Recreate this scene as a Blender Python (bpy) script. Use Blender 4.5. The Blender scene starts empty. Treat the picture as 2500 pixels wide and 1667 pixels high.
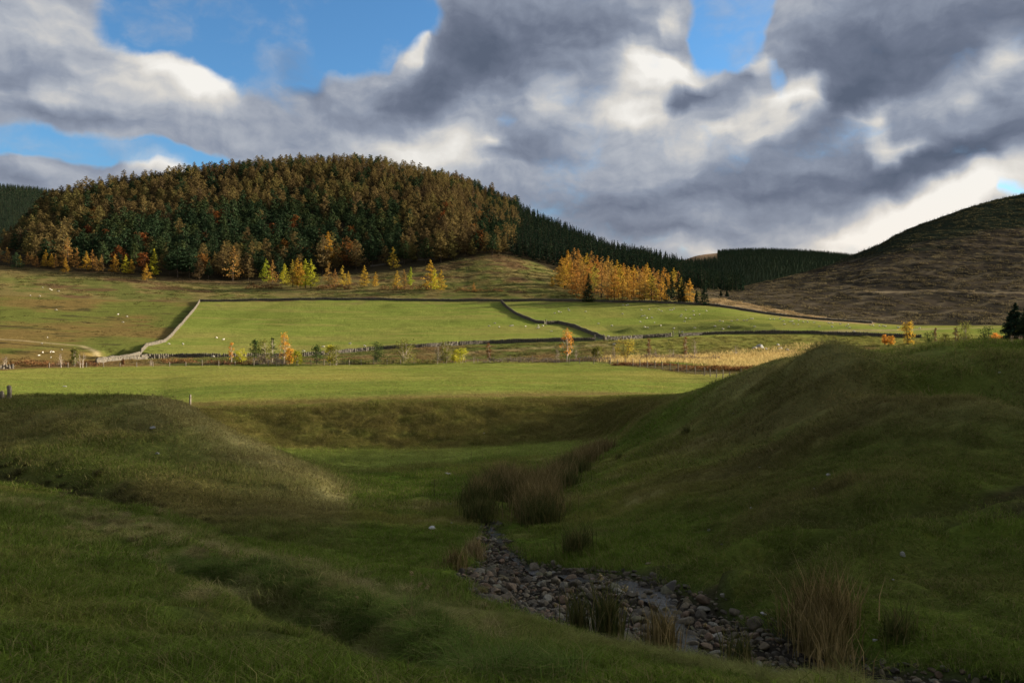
import bpy, math, random
import numpy as np
from mathutils import Vector

scene = bpy.context.scene
COL = scene.collection
R = math.radians
rnd = random.Random(7)
rng = np.random.default_rng(11)

# ------------------------------------------------------------------ camera
F = 1944.0          # focal length in photo pixels (28 mm on a 36 mm wide frame, photo 2500 px wide)
CX, HY = 1250.0, 790.0   # photo column straight ahead, photo row of the true horizon
cam_d = bpy.data.cameras.new("camera")
cam_d.sensor_width = 36.0
cam_d.lens = 36.0 * F / 2500.0
cam_d.shift_x = 0.0
cam_d.shift_y = (HY - 833.5) / 2500.0
cam_d.clip_start = 0.1
cam_d.clip_end = 20000.0
cam = bpy.data.objects.new("camera", cam_d)
COL.objects.link(cam)
cam.location = (0, 0, 0)
cam.rotation_euler = (R(90), 0, 0)
scene.camera = cam

# ------------------------------------------------------------------ light
SUN_EL, SUN_AZ = 15.0, 22.0
FILL_GLOW = 14.0     # added off-frame sky glow that lights the foreground from the right     # elevation; azimuth measured from +X (right) towards +Y (ahead)
EXPOSURE = 1.5
sun_d = bpy.data.lights.new("sun", 'SUN')
sun_d.energy = 5.0
sun_d.angle = R(1.2)
sun_d.color = (1.0, 0.88, 0.68)
sun = bpy.data.objects.new("sun", sun_d)
COL.objects.link(sun)
sdir = Vector((math.cos(R(SUN_EL)) * math.cos(R(SUN_AZ)), math.cos(R(SUN_EL)) * math.sin(R(SUN_AZ)), math.sin(R(SUN_EL))))
sun.rotation_euler = (-sdir).to_track_quat('-Z', 'Y').to_euler()
scene.view_settings.view_transform = 'Standard'
scene.view_settings.look = 'None'
scene.view_settings.gamma = 1.0
scene.view_settings.exposure = EXPOSURE
scene.view_settings.use_curve_mapping = False

# ------------------------------------------------------------------ node helpers
class NT:
    def __init__(self, tree):
        self.t = tree
    def n(self, typ, **kw):
        nd = self.t.nodes.new(typ)
        for k, v in kw.items():
            setattr(nd, k, v)
        return nd
    def put(self, sock, v):
        if isinstance(v, bpy.types.NodeSocket):
            self.t.links.new(v, sock)
        else:
            sock.default_value = v
    def math(self, op, a, b=None, c=None, clamp=False):
        nd = self.n('ShaderNodeMath', operation=op, use_clamp=clamp)
        self.put(nd.inputs[0], a)
        if b is not None: self.put(nd.inputs[1], b)
        if c is not None: self.put(nd.inputs[2], c)
        return nd.outputs[0]
    def vmath(self, op, a, b=None, scale=None):
        nd = self.n('ShaderNodeVectorMath', operation=op)
        self.put(nd.inputs[0], a)
        if b is not None: self.put(nd.inputs[1], b)
        if scale is not None: self.put(nd.inputs['Scale'], scale)
        return nd
    def noise(self, vec, scale, detail=4.0, rough=0.5, dist=0.0, lac=2.0, dims='3D'):
        nd = self.n('ShaderNodeTexNoise', noise_dimensions=dims)
        self.put(nd.inputs['Vector'], vec)
        nd.inputs['Scale'].default_value = scale
        nd.inputs['Detail'].default_value = detail
        nd.inputs['Roughness'].default_value = rough
        nd.inputs['Distortion'].default_value = dist
        nd.inputs['Lacunarity'].default_value = lac
        return nd
    def mix(self, fac, a, b, blend='MIX'):
        nd = self.n('ShaderNodeMix', data_type='RGBA', blend_type=blend)
        self.put(nd.inputs[0], fac)
        self.put(nd.inputs[6], a if not isinstance(a, tuple) else (*a, 1.0)[:4])
        self.put(nd.inputs[7], b if not isinstance(b, tuple) else (*b, 1.0)[:4])
        return nd.outputs[2]
    def maprange(self, v, a, b, c=0.0, d=1.0, smooth=True):
        nd = self.n('ShaderNodeMapRange')
        nd.interpolation_type = 'SMOOTHSTEP' if smooth else 'LINEAR'
        self.put(nd.inputs[0], v)
        for i, x in enumerate((a, b, c, d)):
            self.put(nd.inputs[i + 1], x)
        return nd.outputs[0]
    def ramp(self, fac, stops, interp='LINEAR'):
        nd = self.n('ShaderNodeValToRGB')
        nd.color_ramp.interpolation = interp
        el = nd.color_ramp.elements
        while len(el) < len(stops): el.new(0.5)
        for e, (p, c) in zip(el, stops):
            e.position = p; e.color = (*c, 1.0)
        self.put(nd.inputs[0], fac)
        return nd.outputs[0]

def srgb(r, g, b):
    f = lambda c: c / 12.92 if c <= 0.04045 else ((c + 0.055) / 1.055) ** 2.4
    return tuple(f(x / 255.0) for x in (r, g, b))

# ------------------------------------------------------------------ sky (world shader laid out by direction)
world = bpy.data.worlds.new("World")
scene.world = world
world.use_nodes = True
wt = world.node_tree
wt.nodes.clear()
W = NT(wt)
out = W.n('ShaderNodeOutputWorld')
sky = W.n('ShaderNodeTexSky', sky_type='NISHITA')
sky.sun_disc = False
sky.sun_elevation = R(SUN_EL)
sky.sun_rotation = R(90 - SUN_AZ)
sky.altitude = 250
sky.air_density = 1.0
sky.dust_density = 0.6
sky.ozone_density = 2.0
tc = W.n('ShaderNodeTexCoord')
sep = W.n('ShaderNodeSeparateXYZ')
W.put(sep.inputs[0], tc.outputs['Generated'])
az = W.math('ARCTAN2', sep.outputs[0], sep.outputs[1])
el = W.math('ARCSINE', sep.outputs[2])
comb = W.n('ShaderNodeCombineXYZ')
W.put(comb.inputs[0], az); W.put(comb.inputs[1], el)
P0 = comb.outputs[0]

def pa(px, py):
    a = math.atan((px - CX) / F)
    return a, math.atan((HY - py) / F * math.cos(a))

def warp(P, scale, amt, detail=3.0, seed=0.0):
    off = W.vmath('ADD', P, (seed, seed * 0.7, 0)).outputs[0]
    ns = W.noise(off, scale, detail, 0.5, dims='2D')
    c = W.vmath('SUBTRACT', ns.outputs['Color'], (0.5, 0.5, 0.5)).outputs[0]
    return W.vmath('ADD', P, W.vmath('SCALE', c, scale=amt).outputs[0]).outputs[0]

Pw = warp(P0, 7.0, 0.035, 2.0, 1.3)
Pw = warp(Pw, 22.0, 0.020, 5.0, 4.1)
_pz = W.vmath('MULTIPLY_ADD', Pw, (1, 1, 0)); _pz.inputs[2].default_value = (0, 0, 1)
Pw = _pz.outputs[0]

def blobs(lst, A, E):
    """sum of soft ellipses laid out by direction (azimuth A, elevation E)"""
    tot = np.zeros(A.shape)
    for (px, py, rx, ry, rot, amp) in lst:
        a, e = pa(px, py)
        c, s = math.cos(R(rot)), math.sin(R(rot))
        d1 = (c * (A - a) + s * (E - e)) * F / rx
        d2 = (-s * (A - a) + c * (E - e)) * F / ry
        t = np.clip(1 - (d1 * d1 + d2 * d2) / 2.1, 0, 1)
        tot += amp * t * t * (3 - 2 * t)
    return tot

# cover = 1 where cloud, blue holes subtracted. (px, py, rx, ry, rotation, amount)
SKY_BLUE = [(520, 40, 270, 100, -8, 2.2), (640, 190, 120, 70, -10, 1.3), (900, 50, 190, 90, 0, 2.0), (800, 140, 150, 70, 10, 1.3), (1000, 20, 60, 60, 0, 0.9),
            (310, 70, 90, 60, 20, 1.0), (540, 260, 60, 60, 0, 0.6),
            (60, 352, 200, 26, 0, 1.7), (280, 362, 200, 30, -3, 1.5), (460, 385, 120, 26, 0, 1.2), (120, 392, 120, 18, 0, 0.6), (560, 350, 70, 26, 0, 0.7), (300, 405, 110, 18, 0, 0.6),
            (1785, 20, 85, 100, 0, 2.3), (1750, 110, 60, 50, 0, 1.5), (1830, 140, 50, 40, 10, 0.8), (1895, 190, 20, 50, 10, 1.1), (1225, 305, 44, 12, 14, 0.75),
            (2470, 460, 45, 10, 18, 1.5), (1700, 606, 40, 10, 10, 0.7), (75, 135, 50, 30, 0, 0.3)]
SKY_CLOUD = [(60, 40, 170, 110, 20, 0.9), (250, 215, 280, 80, -8, 1.3), (420, 110, 60, 30, 10, -0.1), (350, 275, 200, 50, -4, 0.8), (560, 300, 130, 50, 0, 0.4), (210, 385, 70, 26, 0, 1.1),
             (350, 415, 110, 22, 8, 1.6), (130, 432, 130, 20, -4, 1.4), (1000, 130, 46, 50, 40, 1.2), (1100, 90, 80, 90, 0, 1.0), (850, 175, 70, 40, 20, 0.9), (740, 200, 70, 50, 0, 0.9), (1020, 260, 220, 90, 25, 1.0),
             (1650, 120, 50, 40, 0, 0.5), (1960, 60, 70, 110, 0, 0.7), (1660, 20, 50, 40, 0, 0.5)]
# brightness on the clouds
SKY_LIT = [(1022, 84, 34, 14, 35, 1.0), (1000, 112, 28, 26, 60, 1.3), (990, 145, 20, 24, 80, 0.9), (872, 138, 24, 16, 40, 1.0), (815, 160, 30, 20, 20, 0.3), (930, 120, 30, 20, 30, 0.4),
           (300, 120, 200, 26, -22, 0.55), (440, 178, 130, 34, -20, 0.9), (400, 215, 170, 30, -6, 0.85), (500, 205, 50, 40, -30, 0.5), (150, 225, 44, 26, 10, 0.7), (100, 250, 110, 18, 8, 0.45), (300, 245, 80, 18, 0, 0.5),
           (370, 404, 80, 10, 6, 1.3), (130, 424, 60, 9, -3, 1.1), (60, 60, 120, 60, 20, 0.35),
           (1080, 340, 80, 26, 10, 0.9), (1150, 362, 80, 24, 10, 0.95), (1195, 352, 34, 10, 20, 0.8), (1060, 395, 120, 30, -6, 1.0), (940, 375, 120, 26, -10, 0.6),
           (1600, 160, 80, 32, -25, 1.3), (1690, 175, 80, 24, -18, 1.1), (1560, 220, 100, 50, 20, 0.9), (1540, 170, 60, 40, 0, 0.6), (1490, 290, 110, 26, 0, 0.75), (1560, 290, 90, 30, 0, 0.5), (1340, 235, 50, 40, 10, 0.75),
           (1815, 168, 70, 12, 18, 0.8), (1870, 155, 22, 24, 0, 0.6), (1950, 222, 60, 26, 20, 1.2), (1985, 245, 24, 34, 0, 0.8), (1850, 270, 120, 26, 18, 0.95), (1900, 310, 120, 18, 24, 0.8), (1740, 330, 160, 24, 6, 0.6), (1660, 300, 100, 30, 0, 0.4),
           (1640, 45, 34, 30, 30, 0.8), (1600, 70, 90, 26, 20, 0.2), (1460, 360, 120, 20, -4, 0.3), (1690, 375, 60, 20, 0, 0.5),
           (2110, 275, 50, 22, 25, 0.85), (2150, 260, 40, 16, 20, 0.5), (2140, 340, 26, 50, -10, 0.9), (2195, 370, 50, 18, 12, 1.1), (2160, 395, 20, 14, 0, 0.7), (2380, 244, 70, 9, 26, 0.5), (2470, 120, 30, 40, 30, 0.7), (2440, 170, 60, 18, 30, 0.35),
           (2440, 436, 130, 24, 22, 0.9), (2350, 480, 120, 50, 20, 0.75), (2230, 520, 130, 50, 18, 0.6), (2160, 560, 130, 44, 14, 0.85), (2060, 590, 120, 24, 8, 0.9), (2250, 530, 100, 36, 14, 0.8), (1980, 560, 120, 20, 4, 0.35), (1720, 612, 90, 16, 0, 0.9), (1640, 600, 70, 14, 0, 0.5), (2420, 400, 60, 10, 20, 0.3)]
SKY_DARK = [(1200, 60, 180, 110, 24, 0.75), (1110, 160, 130, 70, 40, 0.8), (1020, 240, 100, 50, 20, 0.7), (1330, 120, 170, 70, 14, 0.5), (1250, 230, 120, 40, 20, 0.3), (1470, 70, 110, 60, 0, 0.45),
            (730, 180, 50, 44, -30, 0.8), (760, 225, 50, 26, -40, 0.5), (620, 250, 80, 40, 0, 0.15), (880, 290, 160, 40, 10, 0.25),
            (1270, 355, 120, 26, 8, 0.75), (1330, 385, 110, 18, 4, 0.5), (1230, 320, 60, 20, 20, 0.3),
            (2200, 60, 280, 80, 8, 0.75), (2050, 160, 120, 60, 14, 0.65), (2300, 130, 240, 60, 16, 0.7), (2180, 200, 180, 30, 12, 0.6), (2060, 250, 70, 30, 20, 0.5), (2450, 210, 50, 22, 24, 0.7), (2480, 250, 40, 24, 10, 0.5),
            (1665, 240, 44, 20, 24, 0.8), (1720, 215, 60, 18, 24, 0.8), (1790, 200, 50, 18, 10, 0.8), (1640, 262, 20, 20, 0, 0.4),
            (1850, 440, 260, 34, 10, 0.6), (2060, 450, 240, 36, 12, 0.9), (2300, 395, 200, 28, 18, 0.9), (2420, 350, 120, 26, 10, 0.6), (1640, 490, 260, 30, 4, 0.45), (1900, 370, 200, 26, 20, 0.5), (2030, 340, 80, 40, 0, 0.4), (2280, 320, 120, 26, 0, 0.35),
            (1480, 540, 200, 50, -12, 0.45), (1740, 560, 230, 20, 0, 0.35), (1300, 470, 160, 40, -10, 0.1), (2000, 510, 160, 16, 8, 0.3),
            (90, 290, 180, 16, 2, 0.6), (300, 305, 200, 14, -2, 0.3), (230, 170, 70, 26, 0, 0.25), (60, 190, 80, 50, 0, 0.45), (200, 205, 40, 26, 0, 0.2), (30, 432, 60, 14, 0, 0.5), (215, 398, 60, 14, 0, 0.5), (370, 372, 50, 12, 10, 0.3)]

Pst = W.vmath('MULTIPLY', Pw, (1.0, 1.5, 1.0)).outputs[0]
n_big = W.noise(Pst, 3.6, 3.0, 0.5, dims='2D')
n_fine = W.noise(Pst, 8.0, 7.0, 0.56, dims='2D')
P_off = W.vmath('ADD', Pst, (0.007, 0.012, 0)).outputs[0]
n_fine2 = W.noise(P_off, 8.0, 7.0, 0.56, dims='2D')
emb = W.math('SUBTRACT', n_fine.outputs[0], n_fine2.outputs[0])

NLV, NAZ = 34, 150
A0, A1, E0, E1 = -0.66, 0.66, -0.01, 0.44
_A, _E = np.meshgrid(np.linspace(A0, A1, NAZ), np.linspace(E0, E1, NLV))
G_COV = blobs(SKY_CLOUD, _A, _E) - blobs(SKY_BLUE, _A, _E)
G_LUM = blobs(SKY_LIT, _A, _E) - blobs(SKY_DARK, _A, _E)
sp = W.n('ShaderNodeSeparateXYZ'); W.put(sp.inputs[0], Pw)
tt = W.maprange(sp.outputs[0], A0, A1, 0.0, 1.0, smooth=False)
tcol = W.n('ShaderNodeCombineColor')
for i in range(3): W.put(tcol.inputs[i], tt)
lev = None
for j in range(NLV):
    cv = W.n('ShaderNodeRGBCurve')
    W.put(cv.inputs['Color'], tcol.outputs[0])
    for ch, G in ((0, (G_COV + 3.2) / 6.4), (1, (G_LUM + 2.5) / 5.0)):
        pts = cv.mapping.curves[ch].points
        pts[0].location = (0, G[j, 0]); pts[1].location = (1, G[j, -1])
        for i in range(1, NAZ - 1): pts.new(i / (NAZ - 1), G[j, i])
    cv.mapping.update()
    if lev is None: lev = cv.outputs[0]
    else:
        f0 = E0 + (E1 - E0) * (j - 1) / (NLV - 1); f1 = E0 + (E1 - E0) * j / (NLV - 1)
        lev = W.mix(W.maprange(sp.outputs[1], f0, f1, 0.0, 1.0, smooth=False), lev, cv.outputs[0])
sl = W.n('ShaderNodeSeparateColor'); W.put(sl.inputs[0], lev)
cov = W.math('MULTIPLY_ADD', sl.outputs[0], 6.4, -3.2)
cov = W.math('ADD', cov, W.math('MULTIPLY_ADD', n_fine.outputs[0], 2.8, -1.4))
cov = W.math('ADD', cov, 1.08)
cover = W.maprange(cov, -0.45, 0.85)
cover = W.math('MAXIMUM', cover, W.maprange(n_fine.outputs[0], 0.46, 0.72, 0.0, 0.42))

lum = W.math('MULTIPLY_ADD', sl.outputs[1], 5.0, -2.5)
lum = W.math('ADD', lum, W.math('MULTIPLY_ADD', n_big.outputs[0], 0.3, -0.15))
lum = W.math('ADD', lum, W.math('MULTIPLY', emb, 2.4))
# thin cloud edges glow
edge = W.math('MULTIPLY', W.math('SUBTRACT', 1.0, cover), 0.35)
lum = W.math('ADD', lum, edge)
lum01 = W.math('MULTIPLY_ADD', lum, 0.28, 0.50, clamp=True)
cloud_col = W.ramp(lum01, [(0.0, srgb(90, 100, 119)), (0.2, srgb(110, 119, 138)), (0.42, srgb(142, 151, 168)), (0.60, srgb(178, 183, 192)),
                           (0.78, srgb(216, 213, 208)), (1.0, srgb(246, 243, 237))], 'LINEAR')
# clouds get warmer and greyer close to the horizon
warmf = W.maprange(el, 0.03, 0.2, 0.75, 0.0)
cloud_col = W.mix(warmf, cloud_col, W.mix(1.0, cloud_col, (1.06, 0.99, 0.92), 'MULTIPLY'))
# blue part: Nishita daylight, deepened a little with height
SKY_STRENGTH = 0.06
blue = W.mix(1.0, sky.outputs[0], (SKY_STRENGTH * 0.55, SKY_STRENGTH * 0.88, SKY_STRENGTH * 1.12), 'MULTIPLY')
k = 1.0 / (2 ** EXPOSURE)
cloud_l = W.mix(1.0, cloud_col, (k, k, k), 'MULTIPLY')
fill_dir = (math.cos(R(25)) * math.cos(R(SUN_AZ)), math.cos(R(25)) * math.sin(R(SUN_AZ)), math.sin(R(25)))  # centre of the added glow, raised above the sun to clear the rise
dfill = W.vmath('DOT_PRODUCT', tc.outputs['Generated'], fill_dir).outputs['Value']
glow = W.math('MULTIPLY_ADD', W.math('POWER', W.math('MAXIMUM', dfill, 0.0), 30.0), FILL_GLOW, 1.0)
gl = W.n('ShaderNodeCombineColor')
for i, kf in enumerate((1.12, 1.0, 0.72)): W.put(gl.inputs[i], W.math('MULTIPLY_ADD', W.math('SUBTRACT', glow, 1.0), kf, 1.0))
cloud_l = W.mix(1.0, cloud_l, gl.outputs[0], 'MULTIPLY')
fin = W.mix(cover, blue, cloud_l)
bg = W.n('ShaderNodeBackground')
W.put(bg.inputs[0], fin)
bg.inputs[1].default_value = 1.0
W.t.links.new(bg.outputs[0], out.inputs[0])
world.cycles.sampling_method = 'MANUAL'
world.cycles.sample_map_resolution = 512
scene.cycles.max_bounces = 4
scene.cycles.diffuse_bounces = 2
scene.cycles.transparent_max_bounces = 4
# ------------------------------------------------------------------ terrain height field
def fade(t): return t * t * (3 - 2 * t)
def hash2(ix, iy, seed):
    h = (ix.astype(np.int64) * 374761393 + iy.astype(np.int64) * 668265263 + seed * 1442695041) & 0xFFFFFFFF
    h = ((h ^ (h >> 13)) * 1274126177) & 0xFFFFFFFF
    h = h ^ (h >> 16)
    return (h & 0xFFFF) / 65535.0
def vnoise(x, y, seed=0):
    ix = np.floor(x); iy = np.floor(y)
    fx = fade(x - ix); fy = fade(y - iy)
    a = hash2(ix, iy, seed); b = hash2(ix + 1, iy, seed)
    c = hash2(ix, iy + 1, seed); d = hash2(ix + 1, iy + 1, seed)
    return (a * (1 - fx) + b * fx) * (1 - fy) + (c * (1 - fx) + d * fx) * fy
def fbm(x, y, octv=4, seed=0, gain=0.5):
    s = 0; a = 1.0; t = 0
    for o in range(octv):
        s = s + a * vnoise(x, y, seed + o * 17); t += a
        x = x * 2.03 + 11.7; y = y * 2.03 + 5.3; a *= gain
    return s / t * 2 - 1
def sstep(a, b, x):
    t = np.clip((x - a) / (b - a), 0, 1)
    return t * t * (3 - 2 * t)

# feature curves of the land, near to far: photo column -> (photo row, distance ahead in metres)
KN = [
 {0:(3939,1.0)},
 {0:(1667,3.6),800:(1667,3.7),1400:(1667,4.0),1800:(1667,4.6),2100:(1667,5.6),2250:(1700,6),2500:(1740,6.2)},
 {0:(1400,9),300:(1450,8),600:(1480,7.8),800:(1520,7.2),1000:(1545,7.2),1150:(1508,9),1300:(1522,9.4),1450:(1552,8.6),1600:(1588,8.0),1800:(1628,7.1),1950:(1662,6.7),2100:(1697,6.3),2250:(1735,6.6),2500:(1750,6.8)},
 {0:(1290,15),300:(1330,14),600:(1400,12.5),800:(1430,12),1000:(1450,12),1150:(1435,14.5),1300:(1490,13.6),1450:(1508,12.6),1600:(1545,11.3),1800:(1588,10),1950:(1618,9.2),2100:(1650,8.5),2250:(1690,7.9),2500:(1720,7.6)},
 {0:(1210,24),300:(1265,20),600:(1345,17),800:(1385,16),1000:(1400,16.5),1150:(1385,18),1250:(1350,20.5),1300:(1350,20.3),1450:(1385,17.5),1600:(1420,15.5),1800:(1490,12.7),1950:(1540,11),2100:(1590,9.9),2250:(1630,9.2),2500:(1660,8.8)},
 {0:(1165,34),300:(1235,27.5),600:(1325,22),800:(1335,21.5),1000:(1330,23),1150:(1290,25.5),1250:(1275,27),1350:(1300,24),1450:(1330,20),1600:(1375,17),1800:(1430,13.5),1950:(1470,11.9),2100:(1510,10.7),2250:(1540,10.1),2500:(1560,9.9)},
 {0:(1070,41),300:(1120,36),500:(1160,34),700:(1210,31),850:(1240,30),950:(1230,32),1100:(1210,35),1250:(1200,36),1350:(1210,33),1450:(1240,28),1600:(1290,21.5),1800:(1340,17),2000:(1340,15),2250:(1350,13.6),2500:(1340,13.4)},
 {0:(975,49),200:(976,49),380:(978,48.5),430:(990,48),470:(1008,47),520:(1040,45),600:(1080,43),700:(1122,40),780:(1160,38),860:(1195,38),950:(1190,42),1100:(1170,45),1250:(1160,46),1350:(1160,43),1450:(1170,37),1600:(1180,29),1800:(1200,23),2000:(1200,19.5),2250:(1200,17.5),2500:(1195,17.5)},
 {0:(1000,68),380:(1000,68),470:(1050,66),600:(1120,62),700:(1128,61),780:(1140,59),860:(1150,58),950:(1148,59),1100:(1140,60),1250:(1120,64),1350:(1120,60),1450:(1115,53),1520:(1095,50),1600:(1075,45),1700:(1060,40),1800:(1050,37),2000:(1050,31),2250:(1060,26),2500:(1068,25)},
 {0:(1000,90),380:(1005,90),470:(1040,90),560:(1065,90),700:(1098,88),1000:(1096,88),1200:(1090,88),1350:(1082,87),1450:(1078,80),1500:(1068,70),1550:(1040,60),1600:(1010,56),1700:(960,53),1800:(915,51),1900:(877,50),2000:(862,49),2200:(849,47),2500:(838,45)},
 {0:(985,104),400:(990,105),700:(985,105),1000:(973,107),1300:(968,109),1500:(962,110),1600:(962,110),1700:(963,108),1800:(958,105),1900:(950,103),2000:(940,101),2500:(930,100)},
 {0:(905,174),100:(899,185),400:(893,194),700:(892,196),1000:(887,206),1200:(881,219),1350:(885,212),1500:(882,212),1800:(876,219),2000:(865,226),2200:(858,230),2500:(852,233)},
 {0:(895,197),400:(885,211),700:(882,220),1000:(878,227),1200:(873,238),1500:(868,242),1800:(864,248),2000:(855,250),2500:(840,253)},
 {0:(872,224),235:(882,222),450:(872,240),650:(870,248),850:(858,258),1000:(847,268),1150:(840,275),1380:(832,283),1640:(823,292),1800:(817,297),2000:(816,296),2200:(823,285),2500:(825,285)},
 {0:(790,320),400:(800,330),800:(800,340),1200:(790,350),1500:(785,360),1800:(788,345),2000:(791,330),2200:(801,317),2500:(804,320)},
 {0:(720,410),487:(737,425),900:(733,435),1230:(736,430),1600:(741,425),1740:(748,415),1850:(764,400),2000:(781,385),2100:(787,380),2250:(795,370),2500:(795,370)},
 {0:(650,500),200:(664,495),400:(676,500),600:(690,505),850:(670,540),1060:(645,560),1200:(622,580),1300:(640,575),1400:(680,540),1600:(700,520),1700:(715,500),1800:(735,480),2000:(760,450),2200:(770,440),2500:(765,440)},
 {0:(628,580),100:(580,620),200:(564,640),400:(545,660),800:(530,720),1100:(530,740),1300:(580,720),1500:(645,680),1600:(668,650),1700:(700,600),1800:(715,560),2000:(700,600),2200:(660,650),2500:(620,700)},
 {-150:(670,640),0:(628,660),60:(560,700),100:(515,740),200:(480,800),300:(463,830),500:(433,880),700:(410,930),850:(407,940),1000:(427,940),1100:(449,940),1200:(489,930),1300:(537,920),1400:(583,900),1500:(622,880),1600:(640,860),1700:(673,820),1770:(706,760),1850:(694,765),1920:(678,790),1990:(658,840),2090:(622,920),2150:(594,960),2200:(567,1000),2300:(530,1050),2400:(497,1100),2500:(472,1150),2650:(436,1200)},
 None,
 {-150:(452,1700),0:(458,1700),150:(476,1700),300:(560,1700),800:(600,1900),1500:(650,2100),1600:(648,2150),1660:(640,2200),1700:(624,2200),1780:(616,2200),1850:(613,2200),2000:(620,2200),2090:(629,2200),2300:(650,2200),2650:(680,2200)},
 None]

def pchip_slopes(x, y):
    h = np.diff(x, axis=0); d = np.diff(y, axis=0) / h
    m = np.zeros_like(y)
    w1 = 2 * h[1:] + h[:-1]; w2 = h[1:] + 2 * h[:-1]
    same = d[:-1] * d[1:] > 0
    with np.errstate(all='ignore'):
        mm = (w1 + w2) / (w1 / d[:-1] + w2 / d[1:])
    m[1:-1] = np.where(same, mm, 0)
    m[0] = d[0]; m[-1] = d[-1]
    return m
def pchip_eval(x, y, m, xq):
    i = np.clip(np.searchsorted(x, xq) - 1, 0, len(x) - 2)
    h = x[i + 1] - x[i]; t = (xq - x[i]) / h
    return ((1 + 2 * t) * (1 - t) ** 2 * y[i] + t * (1 - t) ** 2 * h * m[i] + t * t * (3 - 2 * t) * y[i + 1] + t * t * (t - 1) * h * m[i + 1])

NU, NL = 441, 1100
UG = np.linspace(-0.72, 0.72, NU)
LG = np.linspace(math.log(0.9), math.log(4200), NL)
PXG = UG * F + CX
Yk, Zk = [], []
for kd in KN:
    if kd is None:
        if len(Yk) > 20: Yk.append(Yk[-1] + 1500); Zk.append(Zk[-1] * 0.4)
        else: Yk.append(Yk[-1] + 260); Zk.append(Zk[-1] * 0.55)
        continue
    xs = np.array(sorted(kd)); py = np.array([kd[x][0] for x in xs], float); yy = np.array([kd[x][1] for x in xs], float)
    if len(xs) == 1:
        p = np.full(NU, py[0]); y = np.full(NU, yy[0])
    else:
        xf = xs.astype(float); pq = np.clip(PXG, xf[0], xf[-1])
        p = pchip_eval(xf, py, pchip_slopes(xf, py), pq)
        y = np.exp(pchip_eval(xf, np.log(yy), pchip_slopes(xf, np.log(yy)), pq))
    if Yk: y = np.maximum(y, Yk[-1] * 1.03)
    Yk.append(y); Zk.append(-(p - HY) / F * y)
Yk = np.array(Yk); Zk = np.array(Zk)
Q = 1.0 / Yk; S = Zk / Yk                # slope-space interpolation keeps flat land flat
Qr = Q[::-1]; Sr = S[::-1]
SM = pchip_slopes(Qr, Sr)
TAB = np.zeros((NU, NL))
YG = np.exp(LG); QG = np.clip(1.0 / YG, Qr[0].max(), None)
for i in range(NU):
    qq = np.clip(1.0 / YG, Qr[0, i], Qr[-1, i])
    TAB[i] = pchip_eval(Qr[:, i], Sr[:, i], SM[:, i], qq) * YG
near = YG < 1.0
TAB[:, near] = -1.62
def smooth_rows(T, n):
    for _ in range(n):
        P = np.vstack([T[:1], T, T[-1:]])
        T = 0.25 * P[:-2] + 0.5 * P[1:-1] + 0.25 * P[2:]
    return T
TAB = smooth_rows(TAB, 6)
T2 = TAB.T.copy(); T2 = smooth_rows(T2, 5); TAB = T2.T.copy()

def lines_px(pts):
    """photo polyline -> ground XY polyline (through the smooth base land)"""
    return np.array([hit(px, py, base=True)[:2] for px, py in pts])

FEATURES = []     # (polyline XY, amplitude, half width)
def seg_dist(x, y, pl):
    best = np.full(x.shape, 1e9); tt = np.zeros(x.shape)
    n = len(pl) - 1
    for i in range(n):
        ax, ay = pl[i]; bx, by = pl[i + 1]
        dx, dy = bx - ax, by - ay
        L = dx * dx + dy * dy + 1e-9
        t = np.clip(((x - ax) * dx + (y - ay) * dy) / L, 0, 1)
        d = np.hypot(x - ax - t * dx, y - ay - t * dy)
        m = d < best
        best = np.where(m, d, best); tt = np.where(m, (i + t) / n, tt)
    return best, tt

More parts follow.
